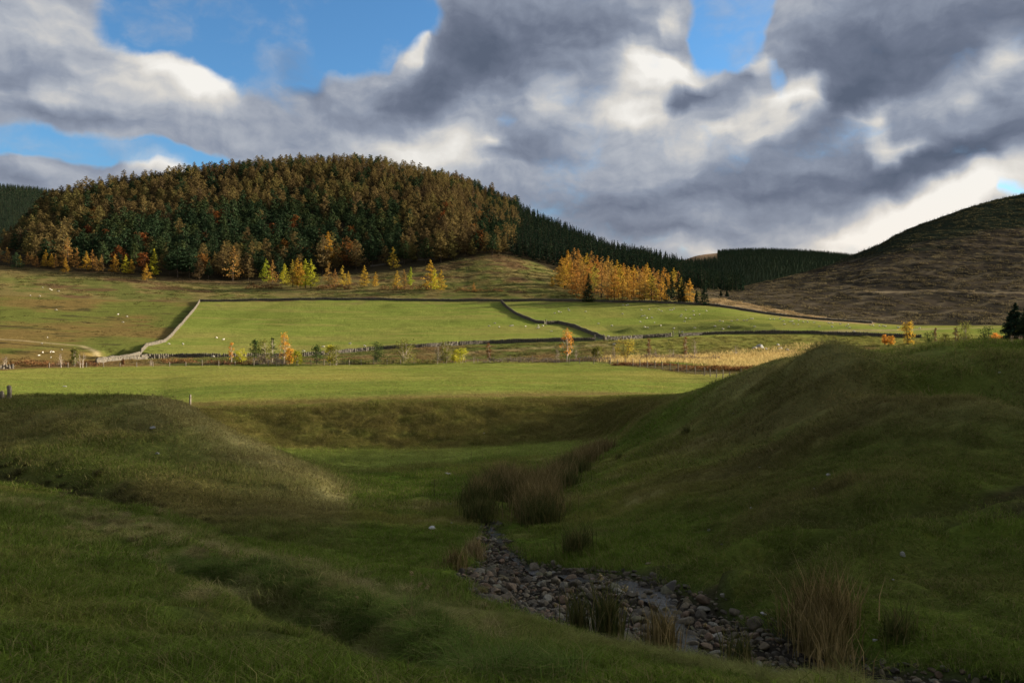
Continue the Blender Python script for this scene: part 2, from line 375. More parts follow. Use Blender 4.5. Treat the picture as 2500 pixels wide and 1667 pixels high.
def H(x, y, base=False, detail=True):
    x = np.asarray(x, float); y = np.asarray(y, float)
    shp = np.broadcast(x, y).shape
    x = np.broadcast_to(x, shp).ravel(); y = np.broadcast_to(y, shp).ravel()
    th = np.arctan2(x, y); r = np.hypot(x, y)
    TM = math.atan(0.715)
    tc_ = np.clip(th, -TM, TM)
    Y = np.maximum(r * np.cos(tc_), 0.9)
    u = np.tan(tc_)
    fu = (u - UG[0]) / (UG[1] - UG[0]); fl = (np.log(np.clip(Y, 0.9, 4199)) - LG[0]) / (LG[1] - LG[0])
    iu = np.clip(fu.astype(int), 0, NU - 2); il = np.clip(fl.astype(int), 0, NL - 2)
    a = fu - iu; b = fl - il
    z = (TAB[iu, il] * (1 - a) + TAB[iu + 1, il] * a) * (1 - b) + (TAB[iu, il + 1] * (1 - a) + TAB[iu + 1, il + 1] * a) * b
    # behind the camera the hillside keeps rising
    back = sstep(1.5, 2.6, np.abs(th))
    z = z * (1 - back) + back * (-1.6 + 0.16 * r * np.exp(-r / 900))
    # added unseen rise off the right edge, shaped to shade the foreground
    ridge = sstep(14, 260, x - 0.72 * np.maximum(y, 0)) * (1 - sstep(RN0, RN1, y)) * sstep(-420, -200, y)
    z = z + ridge * (RH - 10.5 * (1 - sstep(125, 175, y))) * (1 + 0.12 * fbm(x / 70, y / 70, 3, 91))
    if base: return z.reshape(shp)
    for pl, amp, hw, taper in FEATURES:
        m = (np.abs(x - pl[:, 0].mean()) < np.ptp(pl[:, 0]) / 2 + hw * 4) & (np.abs(y - pl[:, 1].mean()) < np.ptp(pl[:, 1]) / 2 + hw * 4)
        if not m.any(): continue
        wob = 1 + 0.35 * fbm(x[m] / (hw * 4), y[m] / (hw * 4), 2, 5)
        d, t = seg_dist(x[m], y[m], pl)
        g = amp * np.exp(-(d / (hw * wob)) ** 2)
        if taper: g = g * np.clip(np.minimum(t, 1 - t) * 6, 0, 1)
        z[m] += g
    if detail:
        rr = np.maximum(Y, 1)
        # tussocks, hummocks and undulation
        fieldm = sstep(100, 107, rr) * (1 - sstep(190, 200, rr))
        rough = (1 - 0.85 * fieldm) * (1 - sstep(200, 260, rr) * 0.6)
        z += rough * 0.22 * fbm(x / 3.2, y / 3.2, 3, 3) * np.clip(rr / 6, 0.2, 1)
        z += rough * 0.12 * fbm(x / 0.75, y / 0.75, 3, 8) * (1 - sstep(120, 200, rr))
        hil = fbm(x / 1.3, y / 0.6, 2, 21)
        z += 0.17 * np.maximum(hil, 0) * sstep(9, 18, rr) * (1 - sstep(70, 86, rr))
        z += 0.35 * fbm(x / 18, y / 18, 3, 4) * sstep(15, 60, rr) * (1 - 0.6 * fieldm)
        z += 1.8 * fbm(x / 60, y / 60, 4, 6) * sstep(430, 640, rr)
        # gullied moor on the right-hand hill
        moor = sstep(-0.03, 0.2, u - 0.28) * sstep(430, 600, rr)
        z += moor * 2.2 * (np.abs(fbm((x * 0.55 + y * 0.8) / 30, (x - y) / 120, 4, 33)) - 0.2)
        z += (sstep(430, 520, rr)) * (1 - sstep(1200, 1500, rr)) * 0.5 * fbm(x / 6, y / 6, 3, 41)
    return z.reshape(shp)

def hit(px, py, base=False, ymin=1.5, ymax=3500):
    """where the sight line through this photo point meets the land"""
    u = (px - CX) / F
    Y = np.exp(np.linspace(math.log(ymin), math.log(ymax), 3000))
    Z = H(u * Y, Y, base=base)
    row = HY - F * Z / Y
    i = int(np.argmax(row <= py))
    if row[i] > py: i = int(np.argmin(row))
    return (float(u * Y[i]), float(Y[i]), float(Z[i]))

RN0, RN1, RH = 228.0, 305.0, 91.5
def feat(pts, amp, hw, taper=True):
    FEATURES.append((lines_px(pts), amp, hw, taper))
_f = []
def F_(pts, amp, hw, taper=True): _f.append((lines_px(pts), amp, hw, taper))
# ditch along the foot of the left mound, terracettes on the near slope, vehicle ruts on the right
F_([(-60,1160),(150,1195),(300,1240),(450,1290),(560,1325)], -0.55, 1.0)
F_([(-60,1120),(150,1150),(330,1200),(480,1250)], 0.35, 1.6)
F_([(250,1330),(430,1400),(600,1455),(800,1520),(1000,1580),(1150,1640)], -0.24, 0.34)
F_([(250,1290),(430,1360),(600,1415),(800,1478),(1000,1535),(1180,1590)], 0.2, 0.4)
F_([(1620,1395),(1780,1330),(1900,1290),(2080,1265),(2300,1235),(2520,1205)], -0.62, 0.55)
F_([(1700,1420),(1850,1345),(2000,1295),(2200,1265),(2520,1230)], 0.26, 0.5)
F_([(1760,1440),(1880,1375),(2020,1320),(2250,1290),(2520,1262)], -0.58, 0.50)
F_([(1950,1460),(2080,1370),(2250,1310),(2520,1285)], 0.38, 0.7)
F_([(1990,880),(2010,930),(2060,1000),(2200,1060),(2400,1085),(2560,1080)], 1.5, 2.6)
F_([(2180,930),(2350,960),(2560,980)], -1.7, 5.0)
F_([(230,1040),(330,1042),(420,1060)], -0.35, 1.0)
# far field details
F_([(235,858),(290,862),(340,858)], -2.6, 5.0)
F_([(-60,868),(120,872),(230,866)], 0.0, 5.0)
F_([(1500,812),(1560,808),(1650,805),(1780,803),(1880,806)], 1.7, 5.5)
F_([(1590,797),(1700,793),(1830,793)], 1.0, 3.5)
F_([(-60,852),(60,862),(160,866),(260,876)], -1.0, 3.0)
F_([(470,722),(600,720)], 0.4, 3.0)
F_([(1100,712),(1300,715),(1500,725)], -1.2, 6.0)
F_([(1080,722),(1300,724),(1440,726)], 1.2, 4.0)
F_([(1000,857),(1200,852),(1400,845),(1640,838)], 0.8, 4.0)
F_([(1150,1250),(1180,1262)], 0.0, 1.0)
F_([(1745,1455),(1790,1435),(1820,1445)], 0.22, 0.5)
F_([(1100,868),(1300,864),(1500,858)], -0.9, 3.5)
FEATURES = _f
# ------------------------------------------------------------------ ground regions
KT = np.zeros((NU, NL))
for i in range(NU):
    KT[i] = np.interp(YG, Yk[:, i], np.arange(len(Yk)))
def tab_lookup(T, x, y):
    th = np.arctan2(x, y); r = np.hypot(x, y); TM = math.atan(0.715)
    tcl = np.clip(th, -TM, TM); Y = np.maximum(r * np.cos(tcl), 0.9); u = np.tan(tcl)
    fu = (u - UG[0]) / (UG[1] - UG[0]); fl = (np.log(np.clip(Y, 0.9, 4199)) - LG[0]) / (LG[1] - LG[0])
    iu = np.clip(fu.astype(int), 0, NU - 2); il = np.clip(fl.astype(int), 0, NL - 2); a = fu - iu; b = fl - il
    return (T[iu, il] * (1 - a) + T[iu + 1, il] * a) * (1 - b) + (T[iu, il + 1] * (1 - a) + T[iu + 1, il + 1] * a) * b, u * F + CX, Y

def inpoly(px, py, poly):
    c = np.zeros(px.shape, bool); n = len(poly)
    for i in range(n):
        x1, y1 = poly[i]; x2, y2 = poly[(i + 1) % n]
        m = ((y1 > py) != (y2 > py)) & (px < (x2 - x1) * (py - y1) / (y2 - y1 + 1e-12) + x1)
        c ^= m
    return c

BED_PX = [(1172,1255),(1205,1252),(1232,1300),(1290,1345),(1400,1368),(1500,1388),(1640,1418),(1730,1455),(1830,1490),(1930,1525),(2060,1575),(2200,1618),(2420,1650),(2560,1680),
          (2560,1760),(2250,1745),(2100,1708),(1950,1672),(1800,1636),(1600,1597),(1450,1546),(1290,1510),(1150,1458),(1116,1398),(1158,1345)]
BED = np.array([hit(px, py, base=True)[:2] for px, py in BED_PX])
def poly_soft(x, y, poly, w):
    ins = inpoly(x, y, poly)
    d, _ = seg_dist(x, y, np.vstack([poly, poly[:1]]))
    return np.clip(0.5 + np.where(ins, d, -d) / (2 * w), 0, 1)

def mixc(c, col, f):
    f = np.clip(f, 0, 1)[:, None]
    return c * (1 - f) + np.array(col) * f
G_FIELD = (0.140, 0.168, 0.034)
G_DEEP = (0.092, 0.130, 0.020)
G_OLIVE = (0.158, 0.156, 0.036)
G_TAN = (0.26, 0.20, 0.085)
G_RUST = (0.11, 0.05, 0.022)
G_BROWN = (0.075, 0.052, 0.025)
G_EARTH = (0.03, 0.022, 0.015)

def patch_noise(x, y, Y):
    s = np.clip(Y / 40.0, 0.6, 12)
    return fbm(x / (1.7 * s), y / (1.7 * s), 4, 61)

def ground_color(x, y, z):
    K, px, Y = tab_lookup(KT, x, y)
    py = HY - F * z / np.maximum(Y, 1)
    n1 = fbm(x / 2.2, y / 1.6, 4, 51)
    n2 = fbm(x / 9, y / 7, 4, 52)
    n3 = fbm(x / 45, y / 30, 4, 53)
    # foreground
    c = np.tile(np.array(G_DEEP), (len(x), 1))
    c = mixc(c, G_OLIVE, sstep(-0.15, 0.5, n2 + 0.5 * n1))
    c = mixc(c, (0.24, 0.20, 0.085), sstep(0.25, 0.75, n1 + 0.4 * n2) * 0.55)
    # pale dry band on the near slope
    tanline, _ = seg_dist(x, y, TANBAND)
    c = mixc(c, (0.30, 0.25, 0.115), np.exp(-(tanline / 1.5) ** 2) * (0.28 + 0.5 * n1))
    # left mound is browner
    lm = sstep(4.6, 5.2, K) * (1 - sstep(7.2, 7.7, K)) * (1 - sstep(820, 900, px))
    c = mixc(c, (0.125, 0.108, 0.040), lm * (0.55 + 0.5 * n2))
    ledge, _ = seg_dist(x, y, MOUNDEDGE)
    c = mixc(c, (0.28, 0.24, 0.10), np.exp(-(ledge / 2.6) ** 2) * 0.75 * lm)  # pale strip paints sunlight onto the mound's right edge
    # right mound: drier crest, with glancing sun on crest and spur painted in
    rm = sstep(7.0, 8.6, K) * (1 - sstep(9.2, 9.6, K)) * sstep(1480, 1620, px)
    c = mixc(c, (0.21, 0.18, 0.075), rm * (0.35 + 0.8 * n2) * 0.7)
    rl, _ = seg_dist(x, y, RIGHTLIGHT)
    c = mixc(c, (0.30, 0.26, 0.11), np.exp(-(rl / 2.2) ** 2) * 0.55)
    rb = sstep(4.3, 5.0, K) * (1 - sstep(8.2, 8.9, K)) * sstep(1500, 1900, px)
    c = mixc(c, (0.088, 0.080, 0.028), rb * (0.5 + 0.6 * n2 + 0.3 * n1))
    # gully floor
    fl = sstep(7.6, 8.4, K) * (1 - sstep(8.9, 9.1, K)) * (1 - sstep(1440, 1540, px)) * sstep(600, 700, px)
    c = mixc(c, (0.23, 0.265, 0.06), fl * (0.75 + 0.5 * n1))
    # embankment
    em = sstep(8.95, 9.15, K) * (1 - sstep(9.85, 10.0, K)) * (1 - sstep(1560, 1700, px))
    c = mixc(c, (0.090, 0.078, 0.022), em * (0.9 + 0.3 * n1))
    # flat field
    fm = sstep(9.9, 10.05, K) * (1 - sstep(10.95, 11.02, K))
    fc = mixc(np.tile(np.array(G_FIELD), (len(x), 1)), (0.21, 0.20, 0.05), sstep(-0.3, 0.5, n3))
    fc = mixc(fc, (0.24, 0.20, 0.06), sstep(0.05, 0.5, fbm(x / 34 + 0.3 * n2, y / 1.9, 4, 55)) * 0.45)
    fc = mixc(fc, (0.09, 0.125, 0.026), sstep(0.1, 0.5, fbm(x / 22 + 0.2 * n1, y / 2.4, 4, 56)) * 0.5)
    c = c * (1 - fm[:, None]) + fc * fm[:, None]
    edge10 = np.exp(-((K - 10.0) / 0.035) ** 2) * (1 - sstep(1600, 1700, px))
    c = mixc(c, (0.17, 0.12, 0.05), edge10 * 0.8)
    # rough ground between field and lower wall
    rg = sstep(10.97, 11.03, K) * (1 - sstep(12.95, 13.0, K))
    rc = mixc(np.tile(np.array((0.085, 0.098, 0.026)), (len(x), 1)), (0.15, 0.10, 0.045), sstep(-0.3, 0.4, n2))
    rc = mixc(rc, (0.17, 0.17, 0.04), sstep(1350, 1650, px) * sstep(11.9, 12.4, K) * 0.8)
    rc = mixc(rc, (0.15, 0.09, 0.035), (1 - sstep(330, 430, px)) * 0.7)
    c = c * (1 - rg[:, None]) + rc * rg[:, None]
    marsh = inpoly(px, py, [(1400,880),(1500,872),(1650,872),(1800,866),(2010,860),(2010,905),(1850,905),(1760,896),(1650,888),(1500,884)]) & (K > 10.9) & (K < 12.6)
    c = mixc(c, (0.36, 0.255, 0.085), marsh * 0.9)
    dkr = inpoly(px, py, [(1480,884),(1500,884),(1650,888),(1760,896),(1850,905),(1850,940),(1700,915),(1600,901),(1490,890)]) & (K > 10.5) & (K < 12.6)
    c = mixc(c, (0.075, 0.055, 0.025), dkr * 0.9)
    # sheep fields
    sf = sstep(12.95, 13.02, K)
    s0 = mixc(np.tile(np.array(G_FIELD), (len(x), 1)), (0.18, 0.178, 0.045), sstep(-0.2, 0.6, n3))
    s0 = mixc(s0, (0.09, 0.105, 0.022), sstep(0.1, 0.6, fbm(x / 20, y / 60, 3, 58)) * 0.6)
    s0 = mixc(s0, (0.21, 0.18, 0.055), sstep(0.05, 0.5, fbm(x / 50, y / 7, 4, 57)) * 0.5)
    s0 = mixc(s0, (0.15, 0.12, 0.05), sstep(0.2, 0.5, fbm(x / 9, y / 9, 4, 54)) * sstep(14.6, 14.98, K) * 0.6)
    c = c * (1 - sf[:, None]) + s0 * sf[:, None]
    # the rough pasture left of the lit wall
    w1, _ = seg_dist(x, y, W1XY)
    lx = np.interp(y, W1XY[::-1, 1] if W1XY[0, 1] > W1XY[-1, 1] else W1XY[:, 1], W1XY[::-1, 0] if W1XY[0, 1] > W1XY[-1, 1] else W1XY[:, 0])
    lp = sstep(0, 2, lx - x) * sf
    pc = mixc(np.tile(np.array((0.105, 0.115, 0.028)), (len(x), 1)), (0.14, 0.10, 0.035), sstep(-0.25, 0.35, n3 + 0.3 * n2))
    pc = mixc(pc, (0.05, 0.045, 0.02), sstep(0.3, 0.5, fbm(x / 14, y / 7, 4, 59)) * 0.8)
    c = c * (1 - lp[:, None]) + pc * lp[:, None]
    hm = inpoly(px, py, [(1470,795),(1880,790),(1900,806),(1840,815),(1600,819),(1500,817)]) & (K > 13) & (K < 14.6)
    c = mixc(c, (0.09, 0.105, 0.028), hm * (0.7 + 0.4 * n2))
    # beyond the upper wall
    up = sstep(14.96, 15.02, K)
    uc = mixc(np.tile(np.array((0.10, 0.105, 0.03)), (len(x), 1)), (0.15, 0.12, 0.045), sstep(-0.3, 0.4, n2 + 0.5 * n3))
    uc = mixc(uc, (0.095, 0.05, 0.03), sstep(0.18, 0.42, fbm(x / 26, y / 16, 3, 71)) * 0.75)
    uc = mixc(uc, (0.085, 0.06, 0.03), sstep(15.6, 15.95, K) * (1 - sstep(1080, 1180, px)) * 0.7)
    c = c * (1 - up[:, None]) + uc * up[:, None]
    # forest floor
    ff = sstep(15.95, 16.05, K) * (1 - sstep(1780, 1830, px))
    c = mixc(c, (0.035, 0.028, 0.016), ff)
    # moor
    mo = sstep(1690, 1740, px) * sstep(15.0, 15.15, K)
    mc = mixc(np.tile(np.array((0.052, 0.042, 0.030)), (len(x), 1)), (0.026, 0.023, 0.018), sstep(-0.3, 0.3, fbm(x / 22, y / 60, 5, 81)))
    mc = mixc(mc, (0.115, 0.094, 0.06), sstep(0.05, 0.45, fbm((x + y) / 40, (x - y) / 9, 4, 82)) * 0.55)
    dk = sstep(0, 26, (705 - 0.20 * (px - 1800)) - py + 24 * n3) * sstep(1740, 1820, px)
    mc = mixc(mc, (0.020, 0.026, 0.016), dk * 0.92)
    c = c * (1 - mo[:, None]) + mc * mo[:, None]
    strip = inpoly(px, py, [(1690,728),(1760,728),(1900,755),(2000,772),(2080,784),(2140,788),(2130,793),(2060,790),(1950,780),(1840,763),(1740,747),(1690,742)]) & (K > 14.5)
    c = mixc(c, (0.25, 0.175, 0.09), strip * (0.7 + 0.5 * n2))
    farm = sstep(18.6, 19.0, K)
    c = mixc(c, (0.022, 0.03, 0.018), farm)
    bare = sstep(19.55, 19.9, K) * (1 - sstep(1745, 1760, px)) * sstep(1600, 1640, px)
    c = mixc(c, (0.30, 0.20, 0.12), bare)
    # tracks
    for pl, w, col, a in TRACKS:
        d, _ = seg_dist(x, y, pl)
        c = mixc(c, col, np.exp(-(d / w) ** 2) * a)
    # stream bed
    near = Y < 60
    bedf = np.zeros(len(x))
    if near.any():
        bedf[near] = poly_soft(x[near], y[near], BED, 0.25)
    c = mixc(c, (0.030, 0.026, 0.020), bedf)
    return np.clip(c, 0.004, 0.8), bedf, K, px, py, Y

TANBAND = lines_px([(40,1225),(250,1270),(420,1330),(600,1390),(800,1440),(1000,1530)])
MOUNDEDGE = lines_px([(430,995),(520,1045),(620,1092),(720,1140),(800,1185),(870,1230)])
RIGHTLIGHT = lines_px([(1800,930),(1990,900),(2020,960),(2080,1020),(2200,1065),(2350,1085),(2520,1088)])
W1_PX = [(487,737),(470,762),(452,783),(430,808),(412,826),(400,836),(375,842),(358,847),(345,858),(335,868),(318,875),(300,878),(265,884),(235,888)]
W1XY = lines_px(W1_PX)
TRACKS = [(lines_px([(-40,826),(60,832),(120,838),(200,846),(235,858),(262,872)]), 1.1, (0.30, 0.24, 0.13), 0.85),
          (lines_px([(-40,836),(60,841),(130,847),(215,852)]), 1.0, (0.035, 0.025, 0.015), 0.8),
          (lines_px([(880,868),(1050,866),(1200,857),(1350,850),(1480,846)]), 1.4, (0.24, 0.19, 0.09), 0.8),
          (lines_px([(0,757),(120,752),(260,748),(420,747)]), 0.9, (0.045, 0.035, 0.015), 0.6),
          (lines_px([(2080,716),(2300,712),(2520,718)]), 4.0, (0.24, 0.19, 0.12), 0.6),
          (lines_px([(2000,812),(2200,806),(2440,800)]), 3.0, (0.28, 0.21, 0.12), 0.6),
          (lines_px([(1620,1395),(1780,1330),(1900,1290),(2080,1265),(2300,1235),(2520,1205)]), 0.5, (0.045, 0.036, 0.02), 0.85),
          (lines_px([(1740,1450),(1880,1375),(2020,1320),(2250,1290),(2520,1262)]), 0.45, (0.045, 0.036, 0.02), 0.85),
          (lines_px([(480,1490),(640,1540),(760,1570)]), 0.22, (0.04, 0.03, 0.02), 0.6),
          (lines_px([(-60,1160),(150,1195),(300,1240),(450,1290),(560,1325)]), 0.7, (0.03, 0.024, 0.014), 0.75)]

# ------------------------------------------------------------------ meshes from arrays
def mesh_from(name, verts, faces, mats, mat_idx=None, smooth=False, cols=None):
    """faces: (n,3) or (n,4) array, or a list of such arrays"""
    if not isinstance(faces, list): faces = [faces]
    faces = [np.asarray(f, np.int32) for f in faces if len(f)]
    me = bpy.data.meshes.new(name)
    me.vertices.add(len(verts))
    me.vertices.foreach_set('co', np.asarray(verts, np.float32).ravel())
    loops = np.concatenate([f.ravel() for f in faces])
    tot = np.concatenate([np.full(len(f), f.shape[1], np.int32) for f in faces])
    start = np.concatenate([[0], np.cumsum(tot)[:-1]]).astype(np.int32)
    me.loops.add(len(loops)); me.loops.foreach_set('vertex_index', loops)
    me.polygons.add(len(tot)); me.polygons.foreach_set('loop_start', start)
    try: me.polygons.foreach_set('loop_total', tot)
    except Exception: pass
    if mat_idx is not None: me.polygons.foreach_set('material_index', np.asarray(mat_idx, np.int32))
    if smooth: me.polygons.foreach_set('use_smooth', np.ones(len(tot), bool))
    for m in (mats if isinstance(mats, (list, tuple)) else [mats]): me.materials.append(m)
    if cols is not None:
        at = me.color_attributes.new('tint', 'FLOAT_COLOR', 'POINT')
        at.data.foreach_set('color', np.concatenate([cols, np.ones((len(cols), 1))], 1).astype(np.float32).ravel())
    me.update(calc_edges=True)
    return me
def link(name, me, parent=None, loc=None, kind=None, label=None, cat=None, group=None):
    o = bpy.data.objects.new(name, me)
    COL.objects.link(o)
    if parent: o.parent = parent
    if loc is not None: o.location = loc
    if kind: o['kind'] = kind
    if label: o['label'] = label
    if cat: o['category'] = cat
    if group: o['group'] = group
    return o

def new_mat(name):
    m = bpy.data.materials.new(name); m.use_nodes = True
    m.node_tree.nodes.clear()
    t = NT(m.node_tree)
    o = t.n('ShaderNodeOutputMaterial')
    return m, t, o

def ground_material():
    m, t, o = new_mat('hill_turf')
    at = t.n('ShaderNodeAttribute', attribute_name='tint')
    geo = t.n('ShaderNodeNewGeometry')
    cd = t.vmath('LENGTH', geo.outputs['Position']).outputs['Value']
    fine = t.noise(geo.outputs['Position'], 9.0, 5.0, 0.65)
    mid = t.noise(geo.outputs['Position'], 1.1, 5.0, 0.6)
    st = t.n('ShaderNodeMapping'); t.put(st.inputs[0], geo.outputs['Position']); st.inputs[3].default_value = (0.10, 0.42, 0.3)
    big = t.noise(st.outputs[0], 1.0, 5.0, 0.6)
    v = t.math('MULTIPLY', t.math('MULTIPLY_ADD', fine.outputs[0], 1.1, 0.45), t.math('MULTIPLY_ADD', mid.outputs[0], 0.8, 0.6))
    v = t.math('MULTIPLY', v, t.math('MULTIPLY_ADD', big.outputs[0], 0.9, 0.55))
    sc = t.n('ShaderNodeCombineColor')
    for i in range(3): t.put(sc.inputs[i], v)
    col = t.mix(1.0, at.outputs['Color'], sc.outputs[0], 'MULTIPLY')
    dry = t.maprange(t.noise(geo.outputs['Position'], 2.6, 6.0, 0.7).outputs[0], 0.52, 0.72, 0.0, 0.35)
    col = t.mix(dry, col, t.mix(1.0, col, (1.75, 1.25, 1.1), 'MULTIPLY'))
    bs = t.n('ShaderNodeBsdfDiffuse')
    t.put(bs.inputs[0], col)
    b1 = t.n('ShaderNodeBump'); b1.inputs['Strength'].default_value = 0.75; b1.inputs['Distance'].default_value = 0.10
    t.put(b1.inputs['Height'], fine.outputs[0])
    b2 = t.n('ShaderNodeBump'); b2.inputs['Strength'].default_value = 0.7; b2.inputs['Distance'].default_value = 0.35
    t.put(b2.inputs['Height'], mid.outputs[0]); t.put(b2.inputs['Normal'], b1.outputs[0])
    t.put(bs.inputs['Normal'], b2.outputs[0])
    t.t.links.new(bs.outputs[0], o.inputs[0])
    return m
M_GROUND = ground_material()

def build_ground():
    TM = math.atan(0.70)
    th_in = np.linspace(-TM, TM, TH_N)
    th_out = np.concatenate([TM + np.cumsum(np.geomspace(0.004, 0.12, 34))])
    th_out = th_out[th_out < math.pi - 0.02]
    th = np.concatenate([-th_out[::-1], th_in, th_out])
    r = np.exp(np.concatenate([np.linspace(math.log(0.9), math.log(3.2), 40)[:-1], np.linspace(math.log(3.2), math.log(230), R_N1)[:-1],
                               np.linspace(math.log(230), math.log(1250), R_N2)[:-1], np.linspace(math.log(1250), math.log(4100), 90)]))
    TT, RR = np.meshgrid(th, r)     # rows r, cols th
    x = (RR * np.sin(TT)).ravel(); y = (RR * np.cos(TT)).ravel()
    z = H(x, y)
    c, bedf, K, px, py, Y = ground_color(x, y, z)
    bed = bedf > 0.01
    z[bed] -= bedf[bed] * 0.16
    nt, nr = len(th), len(r)
    idx = np.arange(nt * nr).reshape(nr, nt)
    a = idx[:-1, :-1].ravel(); b = idx[:-1, 1:].ravel(); cc = idx[1:, 1:].ravel(); d = idx[1:, :-1].ravel()
    f = np.stack([a, b, cc, d], 1)[:, ::-1]
    # close behind and under the camera
    f2 = np.stack([idx[:-1, -1], idx[:-1, 0], idx[1:, 0], idx[1:, -1]], 1)[:, ::-1]
    v = np.stack([x, y, z], 1)
    v = np.vstack([v, [[0, 0, -1.62]]]); c = np.vstack([c, c[:1]])
    ctr = nt * nr
    ring = idx[0]; nxt = np.roll(ring, -1)
    f3 = np.stack([np.full(nt, ctr), nxt, ring], 1)
    me = mesh_from('ground', v, [np.vstack([f, f2]), f3], M_GROUND, smooth=True, cols=c)
    link('ground', me, kind='structure')
TH_N, R_N1, R_N2 = 900, 800, 420
build_ground()
# ------------------------------------------------------------------ plant materials
def foliage_mat(name, stops, trans=0.35, by='random', dark=0.55):
    """leaf colour: each tree takes its own tone from the ramp, each spray varies a little"""
    m, t, o = new_mat(name)
    oi = t.n('ShaderNodeObjectInfo')
    geo = t.n('ShaderNodeNewGeometry')
    if by == 'place':      # neighbours share a tone, as stands of one age do
        nz = t.noise(oi.outputs['Location'], 0.022, 2.0, 0.5)
        fac = t.math('MULTIPLY_ADD', oi.outputs['Random'], 0.42, t.math('MULTIPLY_ADD', nz.outputs[0], 1.9, -0.66), clamp=True)
    else: fac = oi.outputs['Random']
    col = t.ramp(fac, stops)
    v = t.math('MULTIPLY_ADD', geo.outputs['Random Per Island'], 0.9, dark)
    cc = t.n('ShaderNodeCombineColor')
    for i in range(3): t.put(cc.inputs[i], v)
    col = t.mix(1.0, col, cc.outputs[0], 'MULTIPLY')
    d = t.n('ShaderNodeBsdfDiffuse'); t.put(d.inputs[0], col)
    tr = t.n('ShaderNodeBsdfTranslucent'); t.put(tr.inputs[0], col)
    mx = t.n('ShaderNodeMixShader'); mx.inputs[0].default_value = trans
    t.t.links.new(d.outputs[0], mx.inputs[1]); t.t.links.new(tr.outputs[0], mx.inputs[2])
    t.t.links.new(mx.outputs[0], o.inputs[0])
    return m
def bark_mat(name, a, b, scale=6.0):
    m, t, o = new_mat(name)
    geo = t.n('ShaderNodeNewGeometry')
    mp = t.n('ShaderNodeMapping'); t.put(mp.inputs[0], geo.outputs['Position']); mp.inputs[3].default_value = (1, 1, 0.3)
    n = t.noise(mp.outputs[0], scale, 4, 0.6)
    d = t.n('ShaderNodeBsdfDiffuse'); t.put(d.inputs[0], t.mix(t.maprange(n.outputs[0], 0.35, 0.65), a, b))
    t.t.links.new(d.outputs[0], o.inputs[0])
    return m
L_LARCH = foliage_mat('larch_needles_brown', [(0.0, (0.115, 0.078, 0.042)), (0.3, (0.155, 0.110, 0.046)), (0.6, (0.175, 0.130, 0.048)), (0.82, (0.165, 0.140, 0.046)), (1.0, (0.11, 0.108, 0.042))], by='place')
L_GOLD = foliage_mat('larch_needles_gold', [(0.0, (0.36, 0.17, 0.042)), (0.35, (0.42, 0.22, 0.045)), (0.7, (0.46, 0.26, 0.045)), (1.0, (0.33, 0.21, 0.055))], 0.4)
L_YELLOW = foliage_mat('larch_needles_yellow', [(0.0, (0.42, 0.23, 0.035)), (0.5, (0.44, 0.28, 0.04)), (1.0, (0.31, 0.26, 0.045))], 0.4)
L_DULL = foliage_mat('larch_needles_dull', [(0.0, (0.32, 0.16, 0.05)), (1.0, (0.34, 0.21, 0.055))], 0.35)
L_PINE = foliage_mat('pine_needles', [(0.0, (0.030, 0.052, 0.026)), (0.5, (0.042, 0.066, 0.030)), (1.0, (0.07, 0.085, 0.03))], 0.15, by='place')
L_SPRUCE = foliage_mat('spruce_needles', [(0.0, (0.022, 0.040, 0.026)), (0.6, (0.028, 0.048, 0.028)), (1.0, (0.038, 0.055, 0.028))], 0.1)
L_BEECH = foliage_mat('beech_leaves', [(0.0, (0.12, 0.038, 0.016)), (0.5, (0.15, 0.055, 0.018)), (1.0, (0.17, 0.085, 0.022))], 0.4)
L_OLIVE = foliage_mat('olive_leaves', [(0.0, (0.13, 0.14, 0.035)), (1.0, (0.20, 0.19, 0.045))], 0.35)
L_LIME = foliage_mat('lime_yellow_leaves', [(0.0, (0.30, 0.34, 0.035)), (1.0, (0.46, 0.40, 0.04))], 0.45)
L_DKGREEN = foliage_mat('dark_green_leaves', [(0.0, (0.045, 0.075, 0.022)), (1.0, (0.06, 0.09, 0.025))], 0.25)
L_ORANGE = foliage_mat('orange_leaves', [(0.0, (0.58, 0.24, 0.05)), (1.0, (0.60, 0.33, 0.05))], 0.45)
L_TWIG = foliage_mat('bare_twigs', [(0.0, (0.19, 0.15, 0.115)), (1.0, (0.23, 0.175, 0.12))], 0.2)
L_RUST = foliage_mat('rust_scrub', [(0.0, (0.18, 0.09, 0.04)), (1.0, (0.24, 0.13, 0.055))], 0.25)
B_DARK = bark_mat('dark_bark', (0.05, 0.038, 0.028), (0.11, 0.085, 0.065))
B_PALE = bark_mat('pale_bark', (0.30, 0.24, 0.19), (0.50, 0.43, 0.36))

def tube(pts, rad, seg=6):
    """tapered tube along points"""
    pts = np.array(pts, float); n = len(pts)
    V = []; Fc = []
    for i in range(n):
        d = pts[min(i + 1, n - 1)] - pts[max(i - 1, 0)]; d /= np.linalg.norm(d) + 1e-9
        a = np.cross(d, [0, 0, 1.0] if abs(d[2]) < 0.9 else [1.0, 0, 0]); a /= np.linalg.norm(a) + 1e-9
        b = np.cross(d, a)
        for k in range(seg):
            t = 2 * math.pi * k / seg
            V.append(pts[i] + rad[i] * (math.cos(t) * a + math.sin(t) * b))
    for i in range(n - 1):
        for k in range(seg):
            Fc.append((i * seg + k, i * seg + (k + 1) % seg, (i + 1) * seg + (k + 1) % seg, (i + 1) * seg + k))
    return np.array(V), np.array(Fc)

